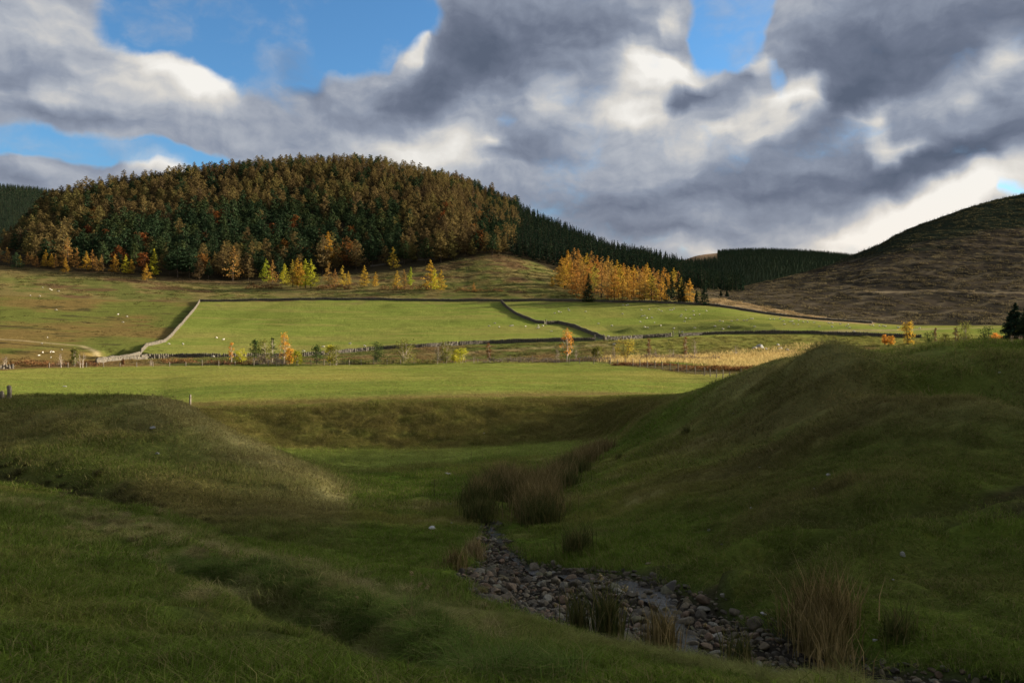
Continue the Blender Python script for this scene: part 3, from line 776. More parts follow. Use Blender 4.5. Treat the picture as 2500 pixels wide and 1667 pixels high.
class Acc:
    def __init__(s): s.v = []; s.f3 = []; s.f4 = []; s.m3 = []; s.m4 = []; s.n = 0
    def add(s, v, f, m=0):
        f = np.asarray(f) + s.n; s.v.append(np.asarray(v, float)); s.n += len(v)
        if f.shape[1] == 3: s.f3.append(f); s.m3.append(np.full(len(f), m))
        else: s.f4.append(f); s.m4.append(np.full(len(f), m))
    def mesh(s, name, mats, smooth=False):
        fs = []; ms = []
        if s.f3: fs.append(np.vstack(s.f3)); ms.append(np.concatenate(s.m3))
        if s.f4: fs.append(np.vstack(s.f4)); ms.append(np.concatenate(s.m4))
        return mesh_from(name, np.vstack(s.v), fs, mats, np.concatenate(ms), smooth)

def sprays(g, ctr, size, flat=0.5, droop=None):
    """one small ragged leaf spray (a folded quad) at each centre"""
    n = len(ctr)
    d = g.normal(size=(n, 3)); d[:, 2] *= flat; d /= np.linalg.norm(d, axis=1)[:, None] + 1e-9
    w = g.normal(size=(n, 3)); w -= (w * d).sum(1)[:, None] * d; w /= np.linalg.norm(w, axis=1)[:, None] + 1e-9
    s = (size * g.uniform(0.6, 1.4, n))[:, None]
    a = ctr - d * s * 0.6; b = ctr + w * s * 0.32; c = ctr + d * s * 0.7; e = ctr - w * s * 0.32
    if droop is not None:
        c[:, 2] -= droop * s[:, 0]; 
    V = np.stack([a, b, c, e], 1).reshape(-1, 3)
    Fq = np.arange(4 * n).reshape(n, 4)
    return V, Fq

def conifer(seed, h, rad, n_br, per, leaf, shape=1.0, base=0.12, droop=0.25, ragged=0.35, top=0.02, curve=0.0):
    """whorled branches on a tapering stem; returns (trunk Acc-tuple, crown Acc)"""
    g = np.random.default_rng(seed)
    lean = g.normal(0, 0.015, 2)
    stem = [(lean[0] * z * z / h + curve * math.sin(z / h * 3) , lean[1] * z, z) for z in np.linspace(-0.4, h * 0.97, 8)]
    r0 = 0.014 * h + 0.05
    tv, tf = tube(stem, [r0 * (1 - 0.93 * i / 7) for i in range(8)], 6)
    cr = Acc(); C = []; sz = []
    for i in range(n_br):
        t = base + (1 - base) * (i + g.uniform()) / n_br
        z0 = t * h
        tt = (t - base) / (1 - base)
        prof = (1 - tt) ** shape * (0.55 + 0.45 * min(1, tt * 6 + 0.35))
        L = rad * prof * g.uniform(1 - ragged, 1 + ragged * 0.7) + top * h * 0.3
        az = g.uniform(0, 2 * math.pi)
        k = per if L > rad * 0.3 else max(3, int(per * 0.6))
        s = g.uniform(0.12, 1.0, k) ** 0.75
        sp = g.normal(0, 0.13 * L + 0.08, (k, 3)) * np.array([1, 1, 0.5])
        x = np.cos(az) * s * L; y = np.sin(az) * s * L
        z = z0 - droop * L * s + 0.25 * droop * L * s ** 3 + 0.12 * L * s ** 2
        cx_ = lean[0] * z0 * z0 / h + curve * math.sin(t * 3)
        C.append(np.stack([x + cx_, y + lean[1] * z0, z], 1) + sp)
        sz.append(np.full(k, leaf) * (0.7 + 0.4 * (1 - tt)))
        if i % 3 == 0 and L > 0.8:
            bv, bf = tube([(cx_, lean[1] * z0, z0), (cx_ + math.cos(az) * L * 0.85, math.sin(az) * L * 0.85, z0 - droop * L * 0.7)], [0.05, 0.012], 3)
            cr.add(bv, bf, 1)
    C = np.vstack(C); sz = np.concatenate(sz)
    v, f = sprays(g, C, sz, 0.35, 0.25)
    cr.add(v, f, 0)
    tr = Acc(); tr.add(tv, tf, 0)
    return tr, cr

def broadleaf(seed, h, rad, n_cl, per, leaf, base=0.3, flat=0.75, stems=1, twiggy=False):
    g = np.random.default_rng(seed)
    tr = Acc(); cr = Acc()
    tops = []
    for s in range(stems):
        a = g.uniform(0, 6.28); sp = rad * 0.45 * (s > 0 or stems > 1)
        bx, by = math.cos(a) * 0.15 * stems, math.sin(a) * 0.15 * stems
        tx, ty = math.cos(a) * sp, math.sin(a) * sp
        pts = [(bx, by, -0.3), (bx + (tx - bx) * 0.3 + g.normal(0, .05), by + (ty - by) * 0.3, h * 0.3), (bx + (tx - bx) * 0.7, by + (ty - by) * 0.7 + g.normal(0, .1), h * 0.62), (tx, ty, h * g.uniform(0.85, 0.97))]
        r0 = 0.012 * h + 0.04
        tv, tf = tube(pts, [r0, r0 * 0.8, r0 * 0.45, 0.02], 6); tr.add(tv, tf, 0)
        tops.append(pts)
    C = []
    for i in range(n_cl):
        p = tops[i % stems]
        t = g.uniform(0.35, 1.0)
        q = np.array(p[1]) * (1 - t) + np.array(p[3]) * t if t < 1 else np.array(p[3])
        u = g.uniform(base, 1.0)
        prof = math.sin(math.pi * min(1, max(0, (u - base) / (1 - base) * 0.88 + 0.12))) ** 0.6
        a = g.uniform(0, 6.28); rr = rad * prof * g.uniform(0.35, 1.0)
        c = np.array([q[0] + math.cos(a) * rr, q[1] + math.sin(a) * rr, u * h])
        org = np.array([p[1][0] * .5 + p[2][0] * .5, p[1][1] * .5 + p[2][1] * .5, max(0.2 * h, u * h - rr * 1.1 - 0.1 * h)])
        bv, bf = tube([org, (org + c) / 2 + g.normal(0, 0.06 * h, 3) * np.array([1, 1, .3]), c], [0.008 * h, 0.005 * h, 0.0015 * h], 3); tr.add(bv, bf, 0)
        k = per
        C.append(c + g.normal(0, 1, (k, 3)) * np.array([rad * 0.23, rad * 0.23, rad * 0.17]))
    C = np.vstack(C)
    C[:, 2] = np.maximum(C[:, 2], 0.06 * h)
    v, f = sprays(g, C, np.full(len(C), leaf), flat)
    if twiggy:
        v, f = blades(g, C, leaf * 2.4, 0.018, 0.9)
    cr.add(v, f, 0)
    return tr, cr

def blades(g, base, length, width, spread=0.3, bend=0.35, seg=2):
    """narrow grass blades or twigs growing from base points"""
    n = len(base)
    az = g.uniform(0, 2 * math.pi, n); lean = np.abs(g.normal(0, spread, n))
    L = length * g.uniform(0.55, 1.15, n)
    d = np.stack([np.cos(az) * np.sin(lean), np.sin(az) * np.sin(lean), np.cos(lean)], 1)
    out = np.stack([np.cos(az), np.sin(az), np.zeros(n)], 1)
    wa = g.uniform(0, math.pi, n)
    w = np.stack([np.cos(wa), np.sin(wa), np.zeros(n)], 1) * (width * g.uniform(0.6, 1.2, n))[:, None] * 0.5
    p0 = base; p1 = base + d * (L * 0.55)[:, None]; p2 = base + d * L[:, None] + out * (bend * L)[:, None] - np.array([0, 0, 1.0]) * (bend * 0.35 * L)[:, None]
    V = np.stack([p0 - w, p0 + w, p1 + w * 0.8, p1 - w * 0.8, p2], 1).reshape(-1, 3)
    i = np.arange(n) * 5
    f4 = np.stack([i, i + 1, i + 2, i + 3], 1)
    # tip as a thin quad folded to a point
    f4b = np.stack([i + 3, i + 2, i + 4, i + 4], 1)[:, :3]
    return V, (f4, f4b)

_acc_add = Acc.add
def acc_add(s, v, f, m=0):
    if isinstance(f, tuple):
        n0 = s.n; v = np.asarray(v, float)
        _acc_add(s, v, f[0], m)
        fb = np.asarray(f[1]) + n0
        s.f3.append(fb); s.m3.append(np.full(len(fb), m))
    else: _acc_add(s, v, f, m)
Acc.add = acc_add

# ------------------------------------------------------------------ tree meshes (several of each kind)
def one_mesh(name, tr, cr, leafmat, bark):
    """trunk and crown in one mesh, for trees only a few pixels tall"""
    a = Acc()
    for src, mm in ((tr, {0: 1, 1: 1}), (cr, {0: 0, 1: 1})):
        off = a.n
        for v in src.v: a.v.append(v)
        a.n += src.n
        for f, m in zip(src.f3, src.m3): a.f3.append(f + off); a.m3.append(np.vectorize(mm.get)(m))
        for f, m in zip(src.f4, src.m4): a.f4.append(f + off); a.m4.append(np.vectorize(mm.get)(m))
    return a.mesh(name, [leafmat, bark])

def scatter(name, pts, rots, scl, idx, sources, label=None, cat=None, kind='stuff'):
    """one object that instances the source meshes at the given points (uncountable stuff only)"""
    col = bpy.data.collections.new(name + '_sources')
    for i, me in enumerate(sources):
        col.objects.link(bpy.data.objects.new('source_%02d' % i, me))
    me = bpy.data.meshes.new(name)
    me.vertices.add(len(pts)); me.vertices.foreach_set('co', np.asarray(pts, np.float32).ravel())
    for nm, typ, arr, key in (('rot', 'FLOAT_VECTOR', rots, 'vector'), ('scl', 'FLOAT_VECTOR', scl, 'vector'), ('pick', 'INT', idx, 'value')):
        at = me.attributes.new(nm, typ, 'POINT')
        at.data.foreach_set(key, np.asarray(arr, np.int32 if typ == 'INT' else np.float32).ravel())
    ob = link(name, me, kind=kind, label=label, cat=cat)
    ng = bpy.data.node_groups.new(name, 'GeometryNodeTree')
    ng.interface.new_socket('Geometry', in_out='INPUT', socket_type='NodeSocketGeometry')
    ng.interface.new_socket('Geometry', in_out='OUTPUT', socket_type='NodeSocketGeometry')
    N = ng.nodes; L = ng.links
    gi = N.new('NodeGroupInput'); go = N.new('NodeGroupOutput')
    m2p = N.new('GeometryNodeMeshToPoints'); L.new(gi.outputs[0], m2p.inputs['Mesh'])
    ci = N.new('GeometryNodeCollectionInfo'); ci.inputs['Collection'].default_value = col
    ci.inputs['Separate Children'].default_value = True; ci.inputs['Reset Children'].default_value = True
    ip = N.new('GeometryNodeInstanceOnPoints')
    L.new(m2p.outputs[0], ip.inputs['Points']); L.new(ci.outputs[0], ip.inputs['Instance'])
    ip.inputs['Pick Instance'].default_value = True
    for nm, typ, sock in (('rot', 'FLOAT_VECTOR', 'Rotation'), ('scl', 'FLOAT_VECTOR', 'Scale'), ('pick', 'INT', 'Instance Index')):
        na = N.new('GeometryNodeInputNamedAttribute'); na.data_type = typ; na.inputs['Name'].default_value = nm
        s = next(o for o in na.outputs if o.enabled and o.name == 'Attribute')
        if sock == 'Rotation':
            e2r = N.new('FunctionNodeEulerToRotation'); L.new(s, e2r.inputs[0]); L.new(e2r.outputs[0], ip.inputs[sock])
        else: L.new(s, ip.inputs[sock])
    L.new(ip.outputs[0], go.inputs[0])
    md = ob.modifiers.new('scatter', 'NODES'); md.node_group = ng
    return ob

# far / hillside versions, 4 of each, at true size (metres)
LARCH_FAR = [one_mesh('larch_tree', *conifer(100 + i, 17 + i, 4.9 + 0.6 * (i % 3), 54, 24, 0.85, 0.48, 0.14, 0.18, 0.5, curve=0.3 * (i % 2)), L_LARCH, B_DARK) for i in range(5)]
PINE_FAR = [one_mesh('pine_tree', *conifer(200 + i, 17 + i, 4.4 + 0.4 * i, 46, 26, 0.9, 0.42, 0.25, 0.10, 0.5), L_PINE, B_DARK) for i in range(4)]
SPRUCE_FAR = [one_mesh('spruce_tree', *conifer(300 + i, 15 + i, 2.7, 42, 12, 0.85, 1.0, 0.04, 0.35, 0.15), L_SPRUCE, B_DARK) for i in range(4)]
BEECH_FAR = [one_mesh('beech_tree', *broadleaf(400 + i, 14 + i, 5.2, 34, 16, 1.1, 0.18), L_BEECH, B_DARK) for i in range(3)]

# nothing of one kind is placed twice on the same spot
def tree_points(n_try, px_rng, Yrng, sp, accept):
    out = []; cell = {}
    xs = rng.uniform(0, 1, (n_try, 2))
    Y = Yrng[0] + (Yrng[1] - Yrng[0]) * xs[:, 0]
    u = (px_rng[0] - CX) / F + (px_rng[1] - px_rng[0]) / F * rng.uniform(0, 1, n_try)
    # equal-area sampling
    keep = rng.uniform(0, 1, n_try) < Y / Yrng[1]
    x = (u * Y)[keep]; y = Y[keep]
    z = H(x, y); K, px, _ = tab_lookup(KT, x, y)
    py = HY - F * z / y
    ok = accept(K, px, py, x, y)
    for a, b, c, p, q, kk in zip(x[ok], y[ok], z[ok], px[ok], py[ok], K[ok]):
        key = (int(a / sp), int(b / sp)); bad = False
        for i in (-1, 0, 1):
            for j in (-1, 0, 1):
                for (s, t) in cell.get((key[0] + i, key[1] + j), ()):
                    if (s - a) ** 2 + (t - b) ** 2 < sp * sp: bad = True; break
                if bad: break
            if bad: break
        if bad: continue
        cell.setdefault(key, []).append((a, b)); out.append((a, b, c, p, q, kk))
    return np.array(out)

def visible_rank(P, h):
    """rough test: is the top of a tree at these points above everything in front of it?"""
    vis = []
    for (x, y, z) in P[:, :3]:
        u = x / y; t = np.linspace(0.3, 0.985, 60) * y
        zz = H(u * t, t, detail=False)
        vis.append(((z + h) / y > (zz / t).max()))
    return np.array(vis)

def place_tree(me, name, x, y, z, s, rz, label, cat='tree', group=None):
    o = link(name, me, label=label, cat=cat, group=group)
    o.location = (x, y, z - 0.15); o.scale = (s * rnd.uniform(0.85, 1.15), s * rnd.uniform(0.85, 1.15), s)
    o.rotation_euler = (rnd.gauss(0, 0.03), rnd.gauss(0, 0.03), rz)
    return o
# ------------------------------------------------------------------ the woods
def in_wood(K, px, py, x, y):
    return (K > 15.97) & (K < 18.45) & (px < 1262 + 0 * py) & ~((px > 1235) & (py > 600)) & ((px > 60) | (K > 16.6)) & (px > -60)
WOOD_LINE = [(-60,618),(30,616),(100,646),(300,660),(420,676),(500,684),(600,682),(700,674),(850,656),(900,650),(1060,640),(1150,626),(1240,618)]
wl = np.array(WOOD_LINE, float)
def wood_ok(K, px, py, x, y):
    return in_wood(K, px, py, x, y) | ((K > 15.0) & (K < 16.2) & (px > 60) & (px < 1240) & (py < np.interp(px, wl[:, 0], wl[:, 1])))
def wood_ok2(K, px, py, x, y):
    return wood_ok(K, px, py, x, y) & (py < np.interp(px, wl[:, 0], wl[:, 1]) + 3)
def spruce_ok(K, px, py, x, y):
    base = np.interp(px, [1190, 1240, 1360, 1400, 1600, 1720, 1810], [560, 622, 650, 655, 690, 708, 712])
    return (px > 1190) & (px < 1812) & (K > 15.3) & (K < 18.5) & (py < base) & (px > 1080 + (py - 395) * 0.62)

W = tree_points(30000, (-80, 1300), (470, 985), 6.9, wood_ok2)
vis = visible_rank(W, 17); W = W[vis]
nz = fbm(W[:, 0] / 55, W[:, 1] / 70, 3, 201) + 0.35 * fbm(W[:, 0] / 14, W[:, 1] / 14, 2, 202)
rowf = (W[:, 4] - np.interp(W[:, 3], [0, 200, 500, 850, 1100, 1240], [605, 450, 400, 375, 415, 500])) / 250.0    # 0 at crest, 1 at foot
darkband = 0.95 * np.exp(-((rowf - 0.78) / 0.30) ** 2) * (W[:, 3] < 980) + 0.6 * sstep(0.6, 0.85, rowf) * (1 - sstep(420, 620, W[:, 3])) + 0.5 * sstep(1080, 1230, W[:, 3]) * (1 - sstep(0.5, 0.9, rowf))
r = rng.uniform(0, 1, len(W))
is_pine = (r < 0.10 + 0.85 * np.clip(darkband + 0.5 * nz, 0, 1))
is_beech = (~is_pine & (rowf > 0.35) & (rng.uniform(0, 1, len(W)) < 0.035)) | (is_pine & (rowf > 0.6) & (rng.uniform(0, 1, len(W)) < 0.05))
kind = np.where(is_beech, 2, np.where(is_pine, 1, 0))
S = tree_points(40000, (1150, 1830), (480, 1000), 4.9, spruce_ok)
S = S[visible_rank(S, 13)]

def region_word(px, py, row):
    if row < 0.16: return 'along the skyline'
    a = 'left shoulder' if px < 350 else ('middle' if px < 850 else 'right side')
    b = 'upper' if row < 0.45 else ('lower' if row > 0.75 else 'central')
    return 'on the %s %s' % (b, a)
kinds = {0: (LARCH_FAR, 'larch_tree', 'rusty brown larch', 'larches of the wooded hill'),
         1: (PINE_FAR, 'pine_tree', 'dark green pine', 'pines of the wooded hill'),
         2: (BEECH_FAR, 'beech_tree', 'red-brown rounded beech', 'beeches of the wooded hill')}
stuff = []
for k, (meshes, nm, desc, grp) in kinds.items():
    sel = np.where(kind == k)[0]
    sel = sel[np.argsort(W[sel, 1])]
    for q, i in enumerate(sel):
        x, y, z, px, py, kk = W[i]
        s = float(np.clip(rng.normal(0.86, 0.15), 0.5, 1.25)) * (1.0 if rowf[i] > 0.35 else 0.88)
        if q < 300:
            reg = region_word(px, py, rowf[i])
            place_tree(meshes[rnd.randrange(len(meshes))], nm, x, y, z, s, rnd.uniform(0, 6.28), '%s in the close wood %s of the big hill' % (desc, reg), 'tree', grp + ' ' + reg)
        else:
            stuff.append((x, y, z - 0.2, s, k))
st = np.array(stuff)
src = LARCH_FAR + PINE_FAR + BEECH_FAR
base_i = {0: 0, 1: 5, 2: 9}; cnt_i = {0: 5, 1: 4, 2: 3}
pick = np.array([base_i[int(k)] + rnd.randrange(cnt_i[int(k)]) for k in st[:, 4]])
scatter('mixed_woodland', st[:, :3], np.stack([rng.normal(0, .03, len(st)), rng.normal(0, .03, len(st)), rng.uniform(0, 6.28, len(st))], 1),
        np.stack([st[:, 3], st[:, 3], st[:, 3]], 1), pick, src, 'dense brown and dark green woodland filling the back of the big rounded hill', 'woodland')
S = S[np.argsort(S[:, 1])]
for q in range(min(300, len(S))):
    x, y, z, px, py, kk = S[q]
    place_tree(SPRUCE_FAR[rnd.randrange(4)], 'spruce_tree', x, y, z, rnd.uniform(0.7, 1.05), rnd.uniform(0, 6.28),
               'dark spruce packed in the plantation %s' % ('just above the green clearing' if px < 1400 else 'behind the golden larches' if px < 1700 else 'where it runs down into the valley'), 'tree',
               'spruces of the plantation ' + ('above the clearing' if px < 1400 else 'behind the larches' if px < 1700 else 'running into the valley'))
R_ = S[300:]
# far ridges
def far_ok(K, px, py, x, y):
    return (K > 18.6) & (K < 20.3) & ~((px > 1590) & (px < 1752) & (K > 19.6) & (py < 641 - (px - 1640) * 0.08 + 2))
FR = tree_points(120000, (1560, 2180), (1050, 2300), 6.5, far_ok)
FL = tree_points(34000, (-90, 210), (900, 1750), 6.5, lambda K, px, py, x, y: (K > 18.6) & (K < 20.3))
FR = FR[visible_rank(FR, 14)]; FL = FL[visible_rank(FL, 14)]
# dark conifers along the top of the moor
TR = tree_points(22000, (1940, 2600), (640, 1250), 6.0, lambda K, px, py, x, y: (K > 16.8) & (K < 18.3) & (py < 668 - 0.20 * (px - 1900)) & (px > 1780))
TR = TR[visible_rank(TR, 6)]
# added unseen trees off the right edge, thinned to dapple sun on the foreground
def sun_screen():
    P = []
    g = np.random.default_rng(77)
    xy = g.uniform((120, -60), (460, 300), (5200, 2))
    w = xy[:, 0] - 0.72 * np.maximum(xy[:, 1], 0)
    ok = (w > 178) & (w < 222)
    xy = xy[ok][:85]
    z = H(xy[:, 0], xy[:, 1])
    n = len(xy); s = g.uniform(1.2, 1.65, n)
    src = PINE_FAR + LARCH_FAR
    scatter('sun_screen_trees', np.stack([xy[:, 0], xy[:, 1], z - .3], 1), np.stack([np.zeros(n), np.zeros(n), g.uniform(0, 6.28, n)], 1), np.stack([s, s, s], 1), g.integers(0, len(src), n), src,
            'unseen belt of trees added beyond the right edge to screen the sun', 'woodland')
sun_screen()
def forest_scatter(name, P, lo, hi, label):
    n = len(P); s = rng.uniform(lo, hi, n)
    scatter(name, P[:, :3] - np.array([0, 0, .2]), np.stack([np.zeros(n), np.zeros(n), rng.uniform(0, 6.28, n)], 1), np.stack([s, s, s], 1), rng.integers(0, 4, n), SPRUCE_FAR, label, 'woodland')
forest_scatter('spruce_plantation', R_, 0.65, 0.95, 'dark green spruce plantation along the long right ridge of the big hill')
forest_scatter('valley_head_forest', FR, 0.45, 0.72, 'dark conifer forest on the far rounded hill at the head of the valley')
forest_scatter('distant_ridge_forest', FL, 0.45, 0.7, 'dark conifer forest on the distant ridge at the far left')
forest_scatter('moor_top_conifers', TR, 0.12, 0.22, 'low dark young conifers along the top of the moorland hill at the right')
print('wood', len(W), 'larch', (kind == 0).sum(), 'pine', (kind == 1).sum(), 'spruce', len(S), 'far', len(FR), len(FL), len(TR))
# ------------------------------------------------------------------ drystone walls
def stone_mat(name, a, b, c):
    m, t, o = new_mat(name)
    geo = t.n('ShaderNodeNewGeometry')
    n = t.noise(geo.outputs['Position'], 3.0, 5, 0.6)
    col = t.mix(geo.outputs['Random Per Island'], a, b)
    col = t.mix(t.maprange(n.outputs[0], 0.5, 0.7), col, c)
    d = t.n('ShaderNodeBsdfPrincipled'); t.put(d.inputs['Base Color'], col); d.inputs['Roughness'].default_value = 0.85
    bm = t.n('ShaderNodeBump'); bm.inputs['Strength'].default_value = 0.6; bm.inputs['Distance'].default_value = 0.03
    t.put(bm.inputs['Height'], t.noise(geo.outputs['Position'], 22.0, 4, 0.7).outputs[0]); t.put(d.inputs['Normal'], bm.outputs[0])
    t.t.links.new(d.outputs[0], o.inputs[0])
    return m
M_STONE = stone_mat('wall_stone', (0.072, 0.060, 0.045), (0.140, 0.115, 0.083), (0.10, 0.092, 0.06))
CUBE_V = np.array([(x, y, z) for z in (-.5, .5) for y in (-.5, .5) for x in (-.5, .5)], float)
CUBE_F = np.array([(0, 2, 3, 1), (4, 5, 7, 6), (0, 1, 5, 4), (2, 6, 7, 3), (0, 4, 6, 2), (1, 3, 7, 5)])
def stone_box(g, c, dims, ang):
    v = CUBE_V * (1 + g.normal(0, 0.12, (8, 3))) * np.array(dims)
    ca, sa = math.cos(ang), math.sin(ang)
    v = np.stack([v[:, 0] * ca - v[:, 1] * sa, v[:, 0] * sa + v[:, 1] * ca, v[:, 2]], 1)
    return v + np.array(c)
def walk(pl, step):
    pl = np.asarray(pl); d = np.hypot(*np.diff(pl, axis=0).T); s = np.concatenate([[0], np.cumsum(d)])
    q = np.arange(0, s[-1], step)
    x = np.interp(q, s, pl[:, 0]); y = np.interp(q, s, pl[:, 1])
    dx = np.gradient(x); dy = np.gradient(y)
    return x, y, np.arctan2(dy, dx)
def stone_wall(pts, label, hgt=1.5, gaps=(), seed=0, xy=None, step=0.62):
    g = np.random.default_rng(500 + seed)
    pl = np.array([hit(px, py)[:2] for px, py in pts]) if xy is None else xy
    x, y, a = walk(pl, step)
    z = H(x, y)
    acc = Acc()
    sag = 0.82 + 0.22 * fbm(x / 9 + 3, y / 9, 3, 77 + seed)
    for i in range(len(x)):
        h = hgt * sag[i]
        if g.uniform() < 0.012: h *= 0.6
        nc = 3
        for k in range(nc):
            hh = h * 0.84 / nc
            v = stone_box(g, (x[i] + g.normal(0, .03), y[i] + g.normal(0, .03), z[i] - 0.12 + hh * (k + 0.5)), (step * g.uniform(0.95, 1.12), (0.75 - 0.13 * k), hh * 1.12), a[i])
            acc.add(v, CUBE_F)
        v = stone_box(g, (x[i], y[i], z[i] - 0.1 + h * 0.86 + 0.1), (step * g.uniform(0.4, 0.8), 0.42, 0.30 * g.uniform(0.6, 1.35)), a[i] + g.normal(0, .15))
        acc.add(v, CUBE_F)
    me = acc.mesh('stone_wall', [M_STONE])
    return link('stone_wall', me, label=label, cat='wall')
stone_wall(W1_PX, 'sunlit drystone wall bending down the slope left of the large green field', 1.5, seed=1, xy=W1XY)
stone_wall([(487,737),(560,736),(640,734),(760,732),(900,732),(1010,735),(1110,736),(1225,736)], 'upper drystone wall along the top of the large green field', 1.55, seed=2)
stone_wall([(1225,736),(1340,735),(1450,736),(1560,738),(1660,742),(1745,747)], 'upper drystone wall passing below the golden larches and dark spruces', 1.5, seed=3)
stone_wall([(1745,747),(1800,755),(1860,765),(1920,773),(1990,780),(2060,785),(2130,790)], 'shaded drystone wall between pale grass strip and sheep field on the right', 1.5, seed=4)
stone_wall([(1224,738),(1235,750),(1252,763),(1278,777),(1308,788),(1330,791)], 'upper part of the curving dark wall between two fields', 1.75, seed=5)
stone_wall([(1336,792),(1362,791),(1390,796),(1415,805),(1440,815),(1462,824),(1478,830)], 'lower part of the curving dark wall reaching the gate', 1.75, seed=6)
stone_wall([(238,886),(300,880),(360,876),(430,874),(500,873),(570,872),(650,872),(740,870),(800,866),(860,860),(930,853),(985,850)], 'long dark drystone wall behind the row of small trees, left end', 1.6, seed=7)
stone_wall([(985,850),(1050,847),(1120,843),(1200,839),(1290,836),(1380,833),(1450,832)], 'dark jagged drystone wall running up to the field gate', 1.7, seed=8)
stone_wall([(1476,832),(1520,829),(1570,826),(1640,822)], 'short drystone wall between the gate and the gap', 1.6, seed=9)
stone_wall([(1660,822),(1720,818),(1800,815),(1900,815),(2000,816),(2100,820),(2180,823),(2250,825)], 'grey drystone wall running right from the gap below the flock', 1.6, seed=10)
stone_wall([(-70,904),(-30,902),(34,900)], 'short stretch of pale stone wall at the far left edge', 1.3, seed=11)
stone_wall([(905,652),(950,645),(985,641)], 'low pale wall remnant at the wood edge, left piece', 1.2, seed=12)
stone_wall([(1005,639),(1060,634),(1105,626)], 'low pale wall remnant at the wood edge, right piece', 1.2, seed=13)

# ------------------------------------------------------------------ timber: gate, posts, fences
M_WOOD = bark_mat('weathered_wood', (0.14, 0.115, 0.09), (0.28, 0.24, 0.19), 9.0)
M_WIRE = bark_mat('galvanised_wire', (0.20, 0.20, 0.20), (0.30, 0.30, 0.30))
def empty(name, loc, label, cat, group=None):
    o = bpy.data.objects.new(name, None); COL.objects.link(o); o.location = loc; o.empty_display_size = 0.3
    o['label'] = label; o['category'] = cat
    if group: o['group'] = group
    return o
def post_mesh(name, h=1.25, r=0.06, seed=0):
    g = np.random.default_rng(seed)
    v, f = tube([(0, 0, -0.3), (0.01, 0, h * .5), (g.normal(0, .02), g.normal(0, .02), h), (g.normal(0, .02), 0, h + 0.03)], [r, r * .97, r * .93, r * .3], 7)
    a = Acc(); a.add(v, f); return a.mesh(name, [M_WOOD])
POSTS = [post_mesh('post', 1.25 + 0.07 * i, 0.085, i) for i in range(4)]
def fence(pts, label, spacing, seed=0, scale=1.0, wires=4):
    pl = np.array([hit(px, py, ymin=120)[:2] for px, py in pts])
    x, y, a = walk(pl, spacing)
    z = H(x, y)
    root = empty('post_and_wire_fence', (x[0], y[0], z[0]), label, 'fence')
    P = []
    for i in range(min(len(x), 100)):
        o = link('post', POSTS[(i * 7 + seed) % 4], parent=root)
        s = scale * rnd.uniform(0.92, 1.1) * (1.25 if i % 9 == 0 else 1)
        o.location = (x[i] - x[0], y[i] - y[0], z[i] - z[0]); o.scale = (1.2, 1.2, s); o.rotation_euler = (rnd.gauss(0, .04), rnd.gauss(0, .04), rnd.uniform(0, 6))
        P.append((x[i] - x[0], y[i] - y[0], z[i] - z[0]))
    acc = Acc(); P = np.array(P)
    for k in range(wires):
        v, f = tube(P + np.array([0, 0, 0.25 + 0.26 * k]), [0.008] * len(P), 3); acc.add(v, f)
    link('wire', acc.mesh('wire', [M_WIRE]), parent=root)
    return root
fence([(1490,889),(1540,893),(1600,899),(1660,908),(1720,917),(1780,927),(1845,938)], 'post and wire fence along the near edge of the pale reed bed', 3.6, 1, 1.15)
fence([(1300,884),(1360,886),(1420,888),(1488,889)], 'short post and wire fence below the orange birch', 4.2, 2)
fence([(620,893),(760,892),(900,890),(1050,888),(1180,885),(1298,883)], 'long low fence at the back edge of the bright field', 3.4, 3, 0.95)
fence([(120,899),(230,896),(360,895),(480,894),(600,893)], 'low fence at the back of the bright field, left end', 3.8, 4, 0.8)

def lone_post(px, py, h, label, lean=0.0, ym=70):
    x, y, z = hit(px, py, ymin=ym)
    o = link('fence_post', post_mesh('fence_post', h, 0.13, int(px)), label=label, cat='post'); o.location = (x, y, z); o.rotation_euler = (0, lean, 0)
lone_post(464, 998, 1.8, 'grey wooden post standing alone above the dark embankment')
lone_post(22, 973, 0.75, 'taller of the two old post stumps on the left mound', 0.05, 40)
lone_post(5, 974, 0.45, 'shorter of the two old post stumps on the left mound', -0.04, 40)

def gate(px0, px1, py, label):
    xa, ya, za = hit(px0, py); xb, yb, zb = hit(px1, py)
    root = empty('field_gate', (xa, ya, za), label, 'gate')
    d = np.array([xb - xa, yb - ya, zb - za])
    for e in (0, 1):
        o = link('post', post_mesh('gate_post', 2.3, 0.17, 60 + e), parent=root); o.location = tuple(d * e)
        o.data.materials[0] = M_STONE
    acc = Acc()
    for k in range(5):
        v, f = tube([d * 0.06 + np.array([0, 0, 0.3 + 0.24 * k]), d * 0.94 + np.array([0, 0, 0.3 + 0.24 * k])], [0.03, 0.03], 5); acc.add(v, f)
    for t in (0.06, 0.94): 
        v, f = tube([d * t + np.array([0, 0, 0.22]), d * t + np.array([0, 0, 1.35])], [0.035, 0.035], 5); acc.add(v, f)
    v, f = tube([d * 0.06 + np.array([0, 0, 0.3]), d * 0.94 + np.array([0, 0, 1.25])], [0.025, 0.025], 5); acc.add(v, f)
    link('bars', acc.mesh('bars', [M_WIRE]), parent=root)
gate(1452, 1474, 832, 'grey field gate between two tall stone posts in the lower wall')
gate(1643, 1658, 822, 'small pale gate in the gap of the lower wall')
lp = link('stone_gatepost', post_mesh('stone_gatepost', 2.3, 0.26, 77), label='pale upright stone where the curving wall dips', cat='gatepost'); lp.data.materials[0] = M_STONE
lp.location = hit(1333, 793)

